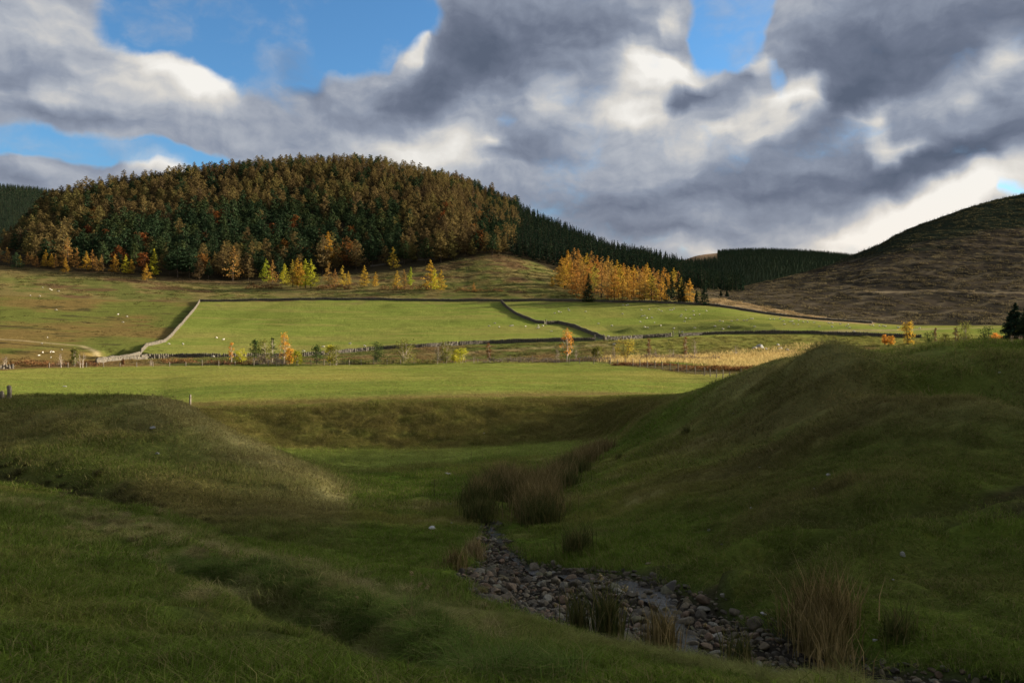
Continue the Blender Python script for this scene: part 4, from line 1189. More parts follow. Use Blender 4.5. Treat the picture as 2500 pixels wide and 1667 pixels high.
# ------------------------------------------------------------------ trees one can tell apart
def tree(px, py, top, kind, label, width=1.0, name=None, group=None, seed=None):
    """tree standing where this photo point meets the land, tall enough to reach photo row `top`"""
    x, y, z = hit(px, py, ymin=150)
    h = (py - top) / F * y
    seed = int(px * 7 + py) if seed is None else seed
    if kind in ('larch_yellow', 'larch_gold', 'larch_dull', 'larch_lime', 'spruce', 'pine', 'young_pine'):
        mat = {'larch_yellow': L_YELLOW, 'larch_gold': L_GOLD, 'larch_dull': L_DULL, 'larch_lime': L_LIME, 'spruce': L_SPRUCE, 'pine': L_PINE, 'young_pine': L_PINE}[kind]
        if kind == 'spruce': tr, cr = conifer(seed, h, h * 0.20 * width, 90, 26 if width < 1.6 else 60, max(0.35, h * 0.035) * (1 if width < 1.6 else 1.5), 0.95, 0.03, 0.4, 0.15); nm = 'spruce_tree'
        elif kind in ('pine', 'young_pine'): tr, cr = conifer(seed, h, h * 0.27 * width, 50, 26, max(0.35, h * 0.045), 0.5, 0.12, 0.1, 0.4); nm = 'pine_tree'
        else: tr, cr = conifer(seed, h, h * 0.24 * width, 60, 22 if kind != 'larch_dull' else 13, max(0.28, h * 0.036), 0.85, 0.10, 0.12, 0.35); nm = 'larch_tree'
        bk = B_DARK
    else:
        mat, bk, sp = {'birch_orange': (L_ORANGE, B_PALE, 0), 'birch_green': (L_DKGREEN, B_PALE, 0), 'olive': (L_OLIVE, B_PALE, 1), 'lime': (L_LIME, B_PALE, 1),
                   'orange_round': (L_YELLOW, B_DARK, 1), 'bare': (L_TWIG, B_PALE, 2), 'rust': (L_RUST, B_PALE, 0), 'dark': (L_DKGREEN, B_DARK, 1), 'beech': (L_BEECH, B_DARK, 1), 'orange_bush': (L_ORANGE, B_DARK, 1)}[kind]
        if kind == 'bare': tr, cr = broadleaf(seed, h, h * 0.30 * width, 26, 14, h * 0.05, 0.25, stems=2, twiggy=True)
        elif sp == 0: tr, cr = broadleaf(seed, h, h * 0.17 * width, 30, 16, max(0.22, h * 0.035), 0.22)
        else: tr, cr = broadleaf(seed, h, h * 0.36 * width, 40, 22, max(0.24, h * 0.05), 0.14, stems=2)
        nm = {'birch_orange': 'birch_tree', 'birch_green': 'birch_tree', 'beech': 'beech_tree', 'bare': 'bare_tree'}.get(kind, 'small_tree')
    root = empty(name or nm, (x, y, z - 0.05), label, 'tree', group)
    link('trunk', tr.mesh('trunk', [bk]), parent=root)
    link('crown', cr.mesh('crown', [mat, bk]), parent=root)
    return root

# golden larch grove below the spruce slope, with its dark spruces
GROVE = [(1372,690,622),(1385,680,610),(1400,688,606),(1412,672,604),(1378,705,640),(1396,712,635),(1418,700,615),(1432,690,612),(1445,680,616),(1458,694,620),
         (1408,724,650),(1470,700,618),(1484,690,626),(1452,716,645),(1468,728,652),(1492,710,634),(1505,700,634),(1484,733,655),(1500,735,660),(1516,722,645),
         (1523,704,650),(1532,732,655),(1546,722,648),(1556,706,652),(1568,698,650),(1548,736,663),(1562,736,660),(1576,716,652),(1582,702,650),(1596,698,652),
         (1574,737,668),(1590,737,672),(1604,734,664),(1615,738,682),(1608,706,654),(1622,704,652),(1632,712,660),(1645,712,662),(1656,716,668),(1428,735,672),
         (1440,706,636),(1520,738,690),(1366,700,650),(1390,698,625),(1672,740,690),(1684,741,678),(1664,718,668),(1424,712,640),(1536,712,650),(1510,730,670)]
ordn = ['front', 'back']
for q, (px, py, top) in enumerate(GROVE):
    top += rnd.uniform(-9, 9)
    part = 'left clump' if px < 1445 else ('middle' if px < 1540 else ('right clump' if px < 1640 else 'far right end'))
    rowp = 'front' if py > 728 else ('back' if py < 702 else 'middle')
    tone = ['deep orange', 'golden', 'orange-brown'][q % 3]
    kd = ['larch_gold', 'larch_yellow', 'larch_dull'][q % 3] if q % 5 else 'larch_gold'
    tree(px, py, top, kd, '%s larch in the %s row of the bright grove, %s' % (tone, rowp, part), 1.45 + 0.12 * (q % 3), group='golden larches, %s row, %s, %s' % (rowp, part, tone))
tree(1437, 737, 668, 'spruce', 'dark spruce in front of the left clump of golden larches', 1.25)
tree(1656, 739, 667, 'spruce', 'largest dark spruce at the right end of the golden grove', 1.35)
tree(1668, 740, 672, 'spruce', 'dark spruce leaning on the right of the largest one', 1.1)
tree(1612, 722, 662, 'spruce', 'dark spruce rising among the golden larches near the right clump', 1.2)
tree(1626, 736, 676, 'spruce', 'dark spruce just right of the lowest golden larches', 1.1)
tree(1512, 712, 655, 'spruce', 'thin dark spruce in the middle of the golden grove', 0.8)
tree(1592, 728, 668, 'spruce', 'narrow dark spruce half hidden among the right golden larches', 1.0)
tree(1640, 728, 668, 'spruce', 'dark spruce at the back right of the golden grove', 1.2)
tree(1701, 743, 709, 'spruce', 'small dark spruce beside the wall right of the grove', 1.4)
tree(1720, 745, 684, 'spruce', 'dark spruce at the far right beyond the golden grove', 1.25)
tree(1760, 722, 708, 'spruce', 'tiny dark spruce in the valley bottom, left of two', 1.3)
tree(1775, 724, 707, 'spruce', 'tiny dark spruce in the valley bottom, right of two', 1.3)
tree(2478, 826, 739, 'spruce', 'big black spruce at the right edge of the picture', 2.1)
tree(2505, 828, 752, 'spruce', 'black spruce cut off by the right edge of the picture', 2.0)

ROW = [(2,640,604,'larch_dull','dull brown larch at the very left edge below the wood'),(18,645,604,'larch_dull','rust-coloured larch left of the small dark pine'),
       (40,658,616,'young_pine','small dark pine low at the left edge'),(48,652,622,'larch_yellow','small yellow larch beside the dark pine'),
       (66,648,615,'larch_dull','brown larch left of a brown pair below the wood'),(78,650,620,'larch_dull','brown larch on the right of the brown pair'),(90,655,626,'larch_dull','low brown larch right of the pair'),
       (112,653,610,'larch_yellow','tall yellow-brown larch in the left row'),(126,655,619,'larch_yellow','yellow larch third in the left row'),(136,657,620,'larch_dull','thin larch closing the left yellow trio'),
       (160,667,630,'larch_yellow','bushy yellow larch standing lowest in the left row'),(166,655,580,'larch_dull','tall bare-layered larch rising behind the left row'),
       (187,660,604,'larch_dull','thin tall brown larch right of the layered one'),(211,662,613,'larch_yellow','full yellow larch left of the brown pair'),
       (226,661,609,'larch_dull','thin brown larch, taller of the pair'),(236,665,626,'larch_dull','short brown larch under the taller one'),(248,664,622,'larch_dull','brown larch right of the thin pair'),
       (281,669,620,'larch_yellow','orange-yellow larch standing alone on its stem'),(306,670,622,'larch_lime','green-yellow larch with a stout crown'),
       (320,670,633,'larch_yellow','yellow larch touching the green-yellow one'),(358,687,643,'larch_yellow','yellow larch standing out lowest in the pasture'),
       (376,676,607,'larch_lime','tall thin lime larch against the dark pines'),
       (568,686,600,'larch_dull','tall rust-brown tree at the foot of the wood'),(650,692,631,'larch_lime','green-yellow larch, left of a pointed pair'),
       (665,693,635,'larch_dull','brown larch, right of the pointed pair'),(695,696,643,'larch_lime','olive larch left of the thick yellow clump'),
       (715,702,634,'larch_yellow','yellow larch at the left of the thick clump'),(726,703,630,'larch_yellow','tallest yellow larch of the thick clump'),
       (735,702,640,'larch_yellow','yellow larch inside the thick clump'),(746,704,632,'larch_lime','lime larch at the right of the thick clump'),
       (759,704,633,'larch_lime','slender olive-lime larch right of the clump'),(799,652,565,'larch_yellow','very tall yellow larch at the wood edge'),
       (803,700,640,'larch_dull','brown larch below the very tall yellow one'),(818,704,656,'larch_dull','low brown larch beside the field edge'),
       (836,700,648,'larch_yellow','yellow larch with a leaning crown'),(851,698,662,'larch_yellow','small bright yellow larch right of the leaning one'),
       (853,652,590,'beech','red beech at the wood edge'),(890,702,648,'larch_yellow','orange larch on a clear stem, standing apart'),
       (917,701,664,'larch_yellow','smallest pointed larch between two larger ones'),(960,660,603,'larch_yellow','tall larch close to the wood corner'),
       (969,706,660,'larch_yellow','bright golden cone-shaped larch above the wall'),(987,703,658,'larch_dull','thin dull larch behind the golden cone'),
       (1002,701,652,'larch_lime','lime-green larch right of the thin dull one'),(1052,708,633,'larch_yellow','tallest golden larch of the right-hand trio'),
       (1060,710,655,'larch_lime','lime larch in front of the golden trio'),(1077,712,658,'larch_yellow','orange larch at the right of the trio'),
       (1157,714,690,'larch_dull','tiny brown larch in the bracken'),(1348,701,676,'larch_yellow','small lone larch left of the golden grove'),
       (655,595,555,'larch_lime','pale yellow larch showing among the dark pines')]
for px, py, top, kd, lb in ROW:
    tree(px, py, top, kd, lb, 1.35 if 'thin' not in lb else 0.95)

VAL = [(565,886,836,'birch_orange','slim orange-topped birch at the left end of the field trees',0.8),(584,888,852,'lime','olive-yellow bush beside the slim orange birch',1.0),
       (619,880,830,'dark','dark green tree left of the tall orange birch',0.8),(641,888,832,'olive','faint olive tree between two dark ones',0.9),
       (666,886,826,'birch_green','slender dark green birch next to the tall orange one',0.8),(694,888,813,'birch_orange','tall bright orange birch behind the field',1.15),
       (706,889,852,'orange_bush','orange bush under the tall birch',1.1),(678,893,860,'bare','pale bare tree with white stem in front of the orange birch',0.6),
       (731,891,856,'lime','yellow-green bush right of the orange birch',1.1),(774,890,846,'dark','dark green bush by the wall left of the yellow pair',0.9),
       (803,892,845,'lime','yellow small tree, left of a close pair',0.8),(817,892,846,'olive','green small tree, right of a close pair',0.8),
       (918,884,837,'dark','round dark green tree by the wall',0.95),(989,888,830,'olive','wide olive tree, largest of the row',1.1),
       (1065,889,841,'bare','pale bare tree left of the green one',0.95),(1086,888,834,'olive','upright green tree with white stem',0.7),
       (1112,886,855,'lime','lime bush, left of the two-stemmed pair',0.9),(1128,887,850,'lime','bright yellow-green small tree with two stems',1.0),
       (1193,884,838,'rust','thin rust-coloured sapling by the wall',0.9),(1158,887,868,'bare','tiny bare sapling between green and rust trees',0.8),
       (1384,884,803,'birch_orange','tall pointed orange birch on a white stem',1.1),(1404,881,852,'bare','bare grey shrub right of the pointed birch',0.9),
       (1360,882,850,'bare','thin bare sapling left of the pointed birch',0.7),
       (1453,878,850,'olive','small olive sapling below the gate, left',0.7),(1463,880,844,'olive','small olive sapling below the gate, right',0.7),
       (1498,881,844,'bare','thin bare sapling left of the golden round tree',0.5),(1529,876,828,'orange_round','round golden-orange tree below the short wall',1.15),
       (1583,877,826,'rust','thin reddish sapling right of the golden tree',0.7),(1605,876,850,'bare','grey-brown bush right of the reddish sapling',1.5),
       (1640,874,850,'bare','wide grey-brown bush by the reed bed',1.6),(1674,874,822,'rust','leaning pale-stemmed sapling by the reed bed, left',0.7),
       (1694,872,826,'bare','leaning pale-stemmed sapling by the reed bed, right',0.6),(1794,868,842,'bare','broad brown bush left of the rocks',1.9),
       (2007,858,832,'bare','grey thin shrub behind the mound crest',0.7),(2029,858,841,'dark','low dark bush behind the mound crest',1.3),(2045,858,840,'rust','pale rust shrub beside the low dark bush',1.0),
       (2160,842,818,'orange_bush','small rust shrub on the mound skyline, left',0.8),(2176,842,820,'orange_bush','small rust shrub on the mound skyline, right',0.9),
       (2215,842,788,'orange_round','yellow sapling tree rising over the mound',0.75),(2270,844,810,'dark','dark shrub right of the yellow sapling',1.2),
       (2284,844,800,'rust','thin stem with sparse leaves behind the dark shrub',0.5),(2304,844,817,'olive','low olive bush on the mound skyline',1.5),
       (2334,844,796,'rust','rust-coloured tree behind the mound',0.8),(2362,842,788,'olive','large olive tree behind the mound',1.15),(2407,840,797,'dark','dark green tree left of the black spruce',1.15),
       (2428,842,814,'orange_bush','low orange-brown bush at the foot of the dark tree',1.0),(2470,840,819,'bare','pale dry bush under the black spruce',1.4),(2493,840,820,'bare','pale dry bush at the right edge of the picture',1.4),
       (14,900,870,'bare','bare shrub at the far left edge of the valley',1.2),(152,897,862,'bare','bare tree with thin grey twigs at the left',1.0),
       (180,895,852,'olive','yellowish small tree among bare shrubs',0.6),(199,898,862,'bare','bare bush right of the yellowish tree',1.0),(370,893,876,'bare','tiny bare bush by the left wall',1.0),(300,893,876,'rust','small rust bush by the left wall',1.3)]
for px, py, top, kd, lb, wd in VAL:
    tree(px, py, top, kd, lb, wd)

def scrub(px0, px1, py, top, mat, label, name='scrub_hedge', n=500, leaf=0.35):
    """long low thicket"""
    g = np.random.default_rng(int(px0))
    px = g.uniform(px0, px1, 24); base = [hit(p, py, ymin=150) for p in np.linspace(px0, px1, 12)]
    base = np.array(base)
    t = g.uniform(0, 11, n); i = np.clip(t.astype(int), 0, 10); f = (t - i)[:, None]
    b = base[i] * (1 - f) + base[i + 1] * f
    hh = (py - top) / F * b[:, 1]
    env = (0.55 + 0.45 * fbm(t * 0.9, t * 0 + px0, 3, 5)) * np.clip(np.minimum(t, 11 - t) * 1.2, 0.25, 1)
    b = b + np.stack([g.normal(0, .5, n), g.normal(0, 1.0, n), np.abs(g.uniform(0, 1, n)) ** 0.8 * hh * env], 1)
    a = Acc(); v, fq = sprays(g, b, np.full(n, leaf), 0.9); a.add(v, fq)
    v, fq = blades(g, b[:n // 2] - np.array([0, 0, .2]), 0.9, 0.05, 0.4); a.add(v, fq)
    return link(name, a.mesh(name, [mat]), label=label, cat='scrub')
scrub(395, 478, 887, 867, L_RUST, 'long rust-brown thicket by the wall at left')
scrub(500, 620, 890, 874, L_RUST, 'low brown thicket left of the field trees')
scrub(620, 700, 890, 864, L_TWIG, 'grey twiggy thicket under the orange birch')
scrub(830, 900, 890, 872, L_OLIVE, 'low olive thicket left of the dark round tree')
scrub(930, 1060, 888, 868, L_OLIVE, 'low olive thicket under the wide olive tree')
scrub(1180, 1360, 885, 868, L_TWIG, 'brown scrub along the foot of the bank, centre', n=800)
scrub(1390, 1500, 882, 866, L_TWIG, 'brown scrub below the gate')
scrub(1560, 1760, 878, 858, L_TWIG, 'brown scrub behind the pale reed bed', n=900)
scrub(1940, 2140, 862, 844, L_OLIVE, 'low olive scrub behind the right mound', n=800)
scrub(1496, 1650, 892, 882, L_RUST, 'dark brown rushes behind the fence, left part', n=900)
scrub(1650, 1850, 904, 889, L_RUST, 'dark brown rushes behind the fence, right part', n=1200)
scrub(20, 240, 893, 876, L_RUST, 'brown rough scrub strip at the left', n=900)
scrub(600, 690, 705, 690, L_RUST, 'dark brush strip at the foot of the wood', n=500, leaf=0.6)
scrub(770, 860, 706, 690, L_RUST, 'dark brush under the larches near the middle', n=500, leaf=0.6)
scrub(925, 1050, 708, 690, L_RUST, 'rust bracken under the golden larch trio', n=700, leaf=0.6)
scrub(1110, 1230, 712, 702, L_RUST, 'rust bracken patch left of the clearing dip', n=500, leaf=0.5)

# pale reed bed in the flat behind the right mound
def reed_bed():
    g = np.random.default_rng(5)
    pts = []
    poly = [(1400,880),(1500,872),(1650,872),(1800,866),(2010,860),(2010,905),(1850,905),(1760,896),(1650,888),(1500,884)]
    px = g.uniform(1420, 2010, 40000); py = g.uniform(862, 930, 40000)
    ok = inpoly(px, py, poly)
    u = (px[ok] - CX) / F
    Y = -10.0 * F / (HY - py[ok]); x = u * Y
    z = H(x, Y)
    b = np.stack([x, Y, z], 1)[:14000]
    a = Acc(); v, f = blades(g, b, 1.15, 0.11, 0.25, 0.3); a.add(v, f)
    m, t, o = new_mat('pale_reeds')
    geo = t.n('ShaderNodeNewGeometry')
    col = t.mix(geo.outputs['Random Per Island'], (0.34, 0.24, 0.09), (0.52, 0.40, 0.17))
    d = t.n('ShaderNodeBsdfDiffuse'); t.put(d.inputs[0], col)
    tr = t.n('ShaderNodeBsdfTranslucent'); t.put(tr.inputs[0], col)
    mx = t.n('ShaderNodeMixShader'); mx.inputs[0].default_value = 0.4
    t.t.links.new(d.outputs[0], mx.inputs[1]); t.t.links.new(tr.outputs[0], mx.inputs[2]); t.t.links.new(mx.outputs[0], o.inputs[0])
    link('reed_bed', a.mesh('reed_bed', [m]), kind='stuff', label='pale golden dry reeds filling the flat behind the right mound', cat='reeds')
    return m
M_PALE = reed_bed()

# ------------------------------------------------------------------ sheep
def sheep_mesh(pose, seed):
    """continuous body grown from a skeleton: trunk, neck, head, ears, four legs, tail"""
    V = []; E = []; Rr = []
    def add(p, r, par=None):
        V.append(p); Rr.append(r)
        if par is not None: E.append((par, len(V) - 1))
        return len(V) - 1
    lie = pose == 'lie'
    zb = 0.62 if not lie else 0.36
    pel = add((-0.36, 0, zb), 0.22)
    mid = add((-0.05, 0, zb - 0.03), 0.27, pel); che = add((0.28, 0, zb), 0.235, mid)
    tail = add((-0.58, 0, zb - 0.10), 0.05, pel)
    if pose == 'graze': nk = add((0.48, 0.02, zb - 0.14), 0.12, che); hd = add((0.62, 0.03, 0.24), 0.085, nk); mz = add((0.68, 0.03, 0.09), 0.05, hd)
    else: nk = add((0.46, 0, zb + 0.16), 0.12, che); hd = add((0.58, 0.0, zb + 0.32), 0.09, nk); mz = add((0.74, 0, zb + 0.24), 0.05, hd)
    for s in (-1, 1):
        add((V[hd][0] - 0.03, s * 0.15 + V[hd][1], V[hd][2] + 0.03), 0.025, hd)
        if not lie:
            k = add((-0.40, s * 0.13, 0.42), 0.10, pel); h = add((-0.46, s * 0.13, 0.22), 0.045, k); add((-0.42, s * 0.13, 0.0), 0.038, h)
            k = add((0.30, s * 0.12, 0.40), 0.08, che); h = add((0.31, s * 0.12, 0.20), 0.04, k); add((0.30, s * 0.12, 0.0), 0.036, h)
        else:
            k = add((-0.30, s * 0.22, 0.16), 0.10, pel); add((-0.08, s * 0.27, 0.06), 0.05, k)
            k = add((0.32, s * 0.18, 0.14), 0.08, che); add((0.52, s * 0.16, 0.05), 0.045, k)
    me = bpy.data.meshes.new('tmp'); me.from_pydata(V, E, [])
    ob = bpy.data.objects.new('tmp', me); COL.objects.link(ob)
    md = ob.modifiers.new('skin', 'SKIN')
    for i, sv in enumerate(me.skin_vertices[0].data): sv.radius = (Rr[i], Rr[i]); sv.use_root = (i == 0)
    sb = ob.modifiers.new('sub', 'SUBSURF'); sb.levels = 1; sb.render_levels = 1
    dg = bpy.context.evaluated_depsgraph_get()
    m2 = bpy.data.meshes.new_from_object(ob.evaluated_get(dg))
    bpy.data.objects.remove(ob); bpy.data.meshes.remove(me)
    m2.name = 'sheep'
    m2.materials.clear(); m2.materials.append(M_WOOL); m2.materials.append(M_FACE)
    n = len(m2.polygons); ctr = np.zeros(n * 3); m2.polygons.foreach_get('center', ctr); ctr = ctr.reshape(n, 3)
    mi = ((ctr[:, 0] > V[hd][0] - 0.03) | ((ctr[:, 2] < 0.26) & (not lie))).astype(np.int32)
    m2.polygons.foreach_set('material_index', mi); m2.polygons.foreach_set('use_smooth', np.ones(n, bool))
    return m2
M_WOOL, t, o = new_mat('sheep_wool')
geo = t.n('ShaderNodeNewGeometry'); nn = t.noise(geo.outputs['Position'], 14.0, 3, 0.6)
d = t.n('ShaderNodeBsdfDiffuse'); t.put(d.inputs[0], t.mix(nn.outputs[0], (0.50, 0.45, 0.36), (0.78, 0.73, 0.64))); t.t.links.new(d.outputs[0], o.inputs[0])
bmp = t.n('ShaderNodeBump'); bmp.inputs['Strength'].default_value = 0.8; bmp.inputs['Distance'].default_value = 0.04; t.put(bmp.inputs['Height'], nn.outputs[0]); t.put(d.inputs['Normal'], bmp.outputs[0])
M_FACE = bark_mat('sheep_face', (0.05, 0.045, 0.04), (0.16, 0.14, 0.12))
SHEEP = {'graze': sheep_mesh('graze', 1), 'stand': sheep_mesh('stand', 2), 'lie': sheep_mesh('lie', 3)}
FLOCKS = [
 ('brown pasture at upper left', [(104,702),(122,705),(126,708),(143,711),(74,722),(97,723),(137,757)]),
 ('pasture left of the lit wall', [(288,768),(310,773),(300,787),(116,824),(102,839)]),
 ('rough ground at lower left', [(104,861),(123,861),(130,860),(125,857),(151,854),(95,868),(124,873)]),
 ('left end of the large field', [(412,840),(447,841),(529,825),(545,830),(520,871)]),
 ('foot of the large field behind the small trees', [(741,858),(789,847),(854,838),(891,844)]),
 ('shadow side of the curving wall', [(1194,796),(1208,789),(1219,799),(1246,796),(1251,795),(1283,797),(1314,795),(1312,801),(1315,800),(1325,796),(1346,809)]),
 ('field right of the curving wall', [(1354,765),(1364,760),(1369,762),(1387,754),(1389,757),(1430,761),(1461,790),(1494,795),(1520,766),(1521,745),(1529,745),(1533,744)]),
 ('slope below the golden larches', [(1566,756),(1585,755),(1608,756),(1615,760),(1636,756),(1640,757),(1645,754),(1674,757),(1693,760),(1725,758),(1708,768),(1694,769),(1664,769),(1662,773),(1674,777),(1685,777),(1568,772),(1574,771),(1579,777),(1592,776),(1671,784)]),
 ('grassy bumps in the middle of the right field', [(1563,786),(1598,788),(1574,800),(1581,801),(1613,796),(1645,801),(1665,810),(1696,801),(1746,798),(1765,803),(1779,799),(1842,798),(1551,822),(1547,825),(1486,823),(1499,841)]),
 ('centre of the right field', [(1758,784),(1765,785),(1786,784),(1800,781),(1816,782),(1824,782),(1833,778),(1838,778),(1880,779),(1889,780),(1904,777),(1913,784),(1930,785),(1935,784),(1915,792),(1938,791),(1949,793),(1950,782),(1961,786),(1972,785),(1987,788)]),
 ('narrow right end of the right field', [(2000,797),(2023,789),(2032,789),(2032,797),(2051,791),(2066,797),(2071,793),(2074,801),(2085,810),(2099,815),(2125,793),(2132,795),(2147,796),(2157,796),(2162,797),(2194,799),(2245,802)])]
ORD = ['first', 'second', 'third', 'fourth', 'fifth', 'sixth', 'seventh', 'eighth', 'ninth', 'tenth', 'eleventh', 'twelfth', 'thirteenth', 'fourteenth', 'fifteenth', 'sixteenth', 'seventeenth', 'eighteenth', 'nineteenth', 'twentieth', 'twenty-first']
for place, lst in FLOCKS:
    for q, (px, py) in enumerate(sorted(lst)):
        x, y, z = hit(px, py + 2)
        pose = rnd.choice(['graze', 'graze', 'graze', 'stand', 'lie'])
        o = link('sheep', SHEEP[pose], label='%s sheep, %s from left, %s' % ({'graze': 'grazing', 'stand': 'standing', 'lie': 'resting'}[pose], ORD[q], place), cat='sheep', group='sheep on the ' + place)
        o.location = (x, y, z - 0.02); s = rnd.uniform(0.8, 0.95) * (0.75 if px < 160 and py > 815 else 1); o.scale = (s, s, s); o.rotation_euler = (0, 0, rnd.choice([0, math.pi]) + rnd.gauss(0, 0.7))
# ------------------------------------------------------------------ grass
def turf_mat(name, gain=1.35, trans=0.35):
    m, t, o = new_mat(name)
    at = t.n('ShaderNodeAttribute', attribute_name='tint', attribute_type='INSTANCER')
    geo = t.n('ShaderNodeNewGeometry')
    v = t.math('MULTIPLY_ADD', geo.outputs['Random Per Island'], 0.9 * gain, 0.5 * gain)
    cc = t.n('ShaderNodeCombineColor')
    for i in range(3): t.put(cc.inputs[i], v)
    col = t.mix(1.0, at.outputs['Color'], cc.outputs[0], 'MULTIPLY')
    wn = t.n('ShaderNodeTexWhiteNoise', noise_dimensions='1D'); t.put(wn.inputs['W'], geo.outputs['Random Per Island'])
    dry = t.math('MULTIPLY', t.math('GREATER_THAN', wn.outputs['Value'], 0.80), 0.65)
    col = t.mix(dry, col, (0.27, 0.215, 0.10))
    d = t.n('ShaderNodeBsdfDiffuse'); t.put(d.inputs[0], col)
    tr = t.n('ShaderNodeBsdfTranslucent'); t.put(tr.inputs[0], col)
    mx = t.n('ShaderNodeMixShader'); mx.inputs[0].default_value = trans
    t.t.links.new(d.outputs[0], mx.inputs[1]); t.t.links.new(tr.outputs[0], mx.inputs[2]); t.t.links.new(mx.outputs[0], o.inputs[0])
    return m
M_TURF = turf_mat('turf_grass')
def patch(seed, rad, n, length, width, spread=0.45, clump=True, bend=0.5):
    g = np.random.default_rng(seed)
    if clump:
        nc = 9; c = g.uniform(-1, 1, (nc, 2)) * rad * 0.85; k = g.integers(0, nc, n)
        p = c[k] + g.normal(0, rad * 0.26, (n, 2))
        ln = length * (0.6 + 0.7 * g.uniform(0, 1, nc))[k]
    else:
        p = g.normal(0, rad * 0.5, (n, 2)); ln = np.full(n, length)
    b = np.stack([p[:, 0], p[:, 1], np.full(n, -0.02)], 1)
    a = Acc(); v, f = blades(g, b, ln, width, spread, bend); a.add(v, f)
    return a.mesh('grass_patch', [M_TURF])

def normals(x, y, e=0.25):
    zx = (H(x + e, y) - H(x - e, y)) / (2 * e); zy = (H(x, y + e) - H(x, y - e)) / (2 * e)
    return zx, zy
def turf(name, n, Y0, Y1, sources, s0, s1, label, keepf=None, umax=0.69, e=0.25, tint_gain=1.0):
    Y = np.sqrt(rng.uniform(Y0 ** 2, Y1 ** 2, n)); u = rng.uniform(-umax, umax, n); x = u * Y; y = Y
    z = H(x, y)
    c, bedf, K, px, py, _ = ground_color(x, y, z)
    ok = bedf < 0.35
    if keepf is not None: ok &= keepf(K, px, py, x, y)
    if Y0 < 60:
        for pl, w in [(t_[0], t_[1]) for t_ in TRACKS[6:]]: ok &= seg_dist(x, y, pl)[0] > w * 1.25 * rng.uniform(0.5, 1.3, n)
    x, y, z, c, K = x[ok], y[ok], z[ok], c[ok], K[ok]
    zx, zy = normals(x, y, e)
    n = len(x)
    rot = np.stack([np.arctan(zy), -np.arctan(zx), rng.uniform(0, 6.28, n)], 1)
    # tilt first, spin about own axis: spin is applied first in XYZ order, so fold the tilt into the spun frame
    a = rot[:, 2]
    gx = zx * np.cos(a) + zy * np.sin(a); gy = -zx * np.sin(a) + zy * np.cos(a)
    rot = np.stack([np.arctan(gy), -np.arctan(gx), a], 1)
    tall = 0.55 + 1.5 * np.clip(fbm(x / 1.3, y / 1.3, 3, 301) + 0.1, 0, 1) * np.clip(y / 14, 0.45, 1)
    s = rng.uniform(s0, s1, n)
    ob = scatter(name, np.stack([x, y, z], 1), rot, np.stack([s, s, s * tall], 1), rng.integers(0, len(sources), n), sources, label, 'grass')
    at = ob.data.color_attributes.new('tint', 'FLOAT_COLOR', 'POINT')
    at.data.foreach_set('color', np.concatenate([c * tint_gain, np.ones((n, 1))], 1).astype(np.float32).ravel())
    return ob
turf('near_grass', 2600, 2.6, 9.5, [patch(10 + i, 0.24, 170, 0.135, 0.0058) for i in range(6)], 0.8, 1.25, 'thick green grass close to the camera')
turf('slope_grass', 6500, 9.0, 30, [patch(20 + i, 0.42, 170, 0.15, 0.010) for i in range(6)], 0.8, 1.25, 'rough green and straw-coloured grass on the near slopes')
turf('mound_grass', 13000, 28, 108, [patch(30 + i, 1.05, 190, 0.20, 0.026) for i in range(6)], 0.8, 1.25, 'short tussocky grass on the mounds and gully', e=0.5)
turf('meadow_grass', 9000, 104, 246, [patch(40 + i, 2.2, 190, 0.13, 0.06) for i in range(5)], 0.8, 1.2, 'short bright grass of the flat sunlit field', lambda K, px, py, x, y: (K < 11.0), e=1.0)

# long-haired tussocks along the terrace lip at lower left
def tussock(seed, n=260, length=0.30, rad=0.16, width=0.007, mat=None, spread=0.5, bend=0.9):
    g = np.random.default_rng(seed)
    p = g.normal(0, rad * 0.5, (n, 2)); b = np.stack([p[:, 0], p[:, 1], np.full(n, -0.03)], 1)
    a = Acc(); v, f = blades(g, b, length, width, spread, bend); a.add(v, f)
    return a.mesh('grass_tussock', [mat or M_TURF])
def line_scatter(name, pts, n, jit, sources, s0, s1, tint, label):
    pl = lines_px(pts); t = rng.uniform(0, len(pl) - 1, n); i = t.astype(int); f = (t - i)[:, None]
    p = pl[i] * (1 - f) + pl[i + 1] * f + rng.normal(0, jit, (n, 2))
    z = H(p[:, 0], p[:, 1])
    s = rng.uniform(s0, s1, n)
    ob = scatter(name, np.stack([p[:, 0], p[:, 1], z], 1), np.stack([rng.normal(0, .15, n), rng.normal(0, .15, n), rng.uniform(0, 6.28, n)], 1), np.stack([s] * 3, 1), rng.integers(0, len(sources), n), sources, label, 'grass')
    c = np.array(tint) * rng.uniform(0.75, 1.25, (n, 1))
    at = ob.data.color_attributes.new('tint', 'FLOAT_COLOR', 'POINT')
    at.data.foreach_set('color', np.concatenate([c, np.ones((n, 1))], 1).astype(np.float32).ravel())
TUS = [tussock(60 + i) for i in range(4)]
line_scatter('terrace_tussocks', [(380,1375),(600,1428),(800,1488),(1000,1545),(1180,1598),(1300,1640)], 300, 0.13, TUS, 0.4, 0.9, (0.085, 0.125, 0.026), 'long dark green grass drooping over the lip of the terrace')
line_scatter('bank_edge_grass', [(1080,1480),(1180,1508),(1300,1524),(1450,1555),(1600,1590),(1800,1630),(1950,1664),(2100,1700)], 300, 0.2, TUS, 0.25, 0.6, (0.16, 0.17, 0.05), 'longer grass along the edge of the stream bank')
line_scatter('straw_band', [(40,1225),(250,1270),(420,1330),(600,1390),(800,1440),(1000,1530)], 420, 0.8, TUS, 0.4, 0.8, (0.24, 0.21, 0.09), 'band of dry straw-coloured grass across the near slope')
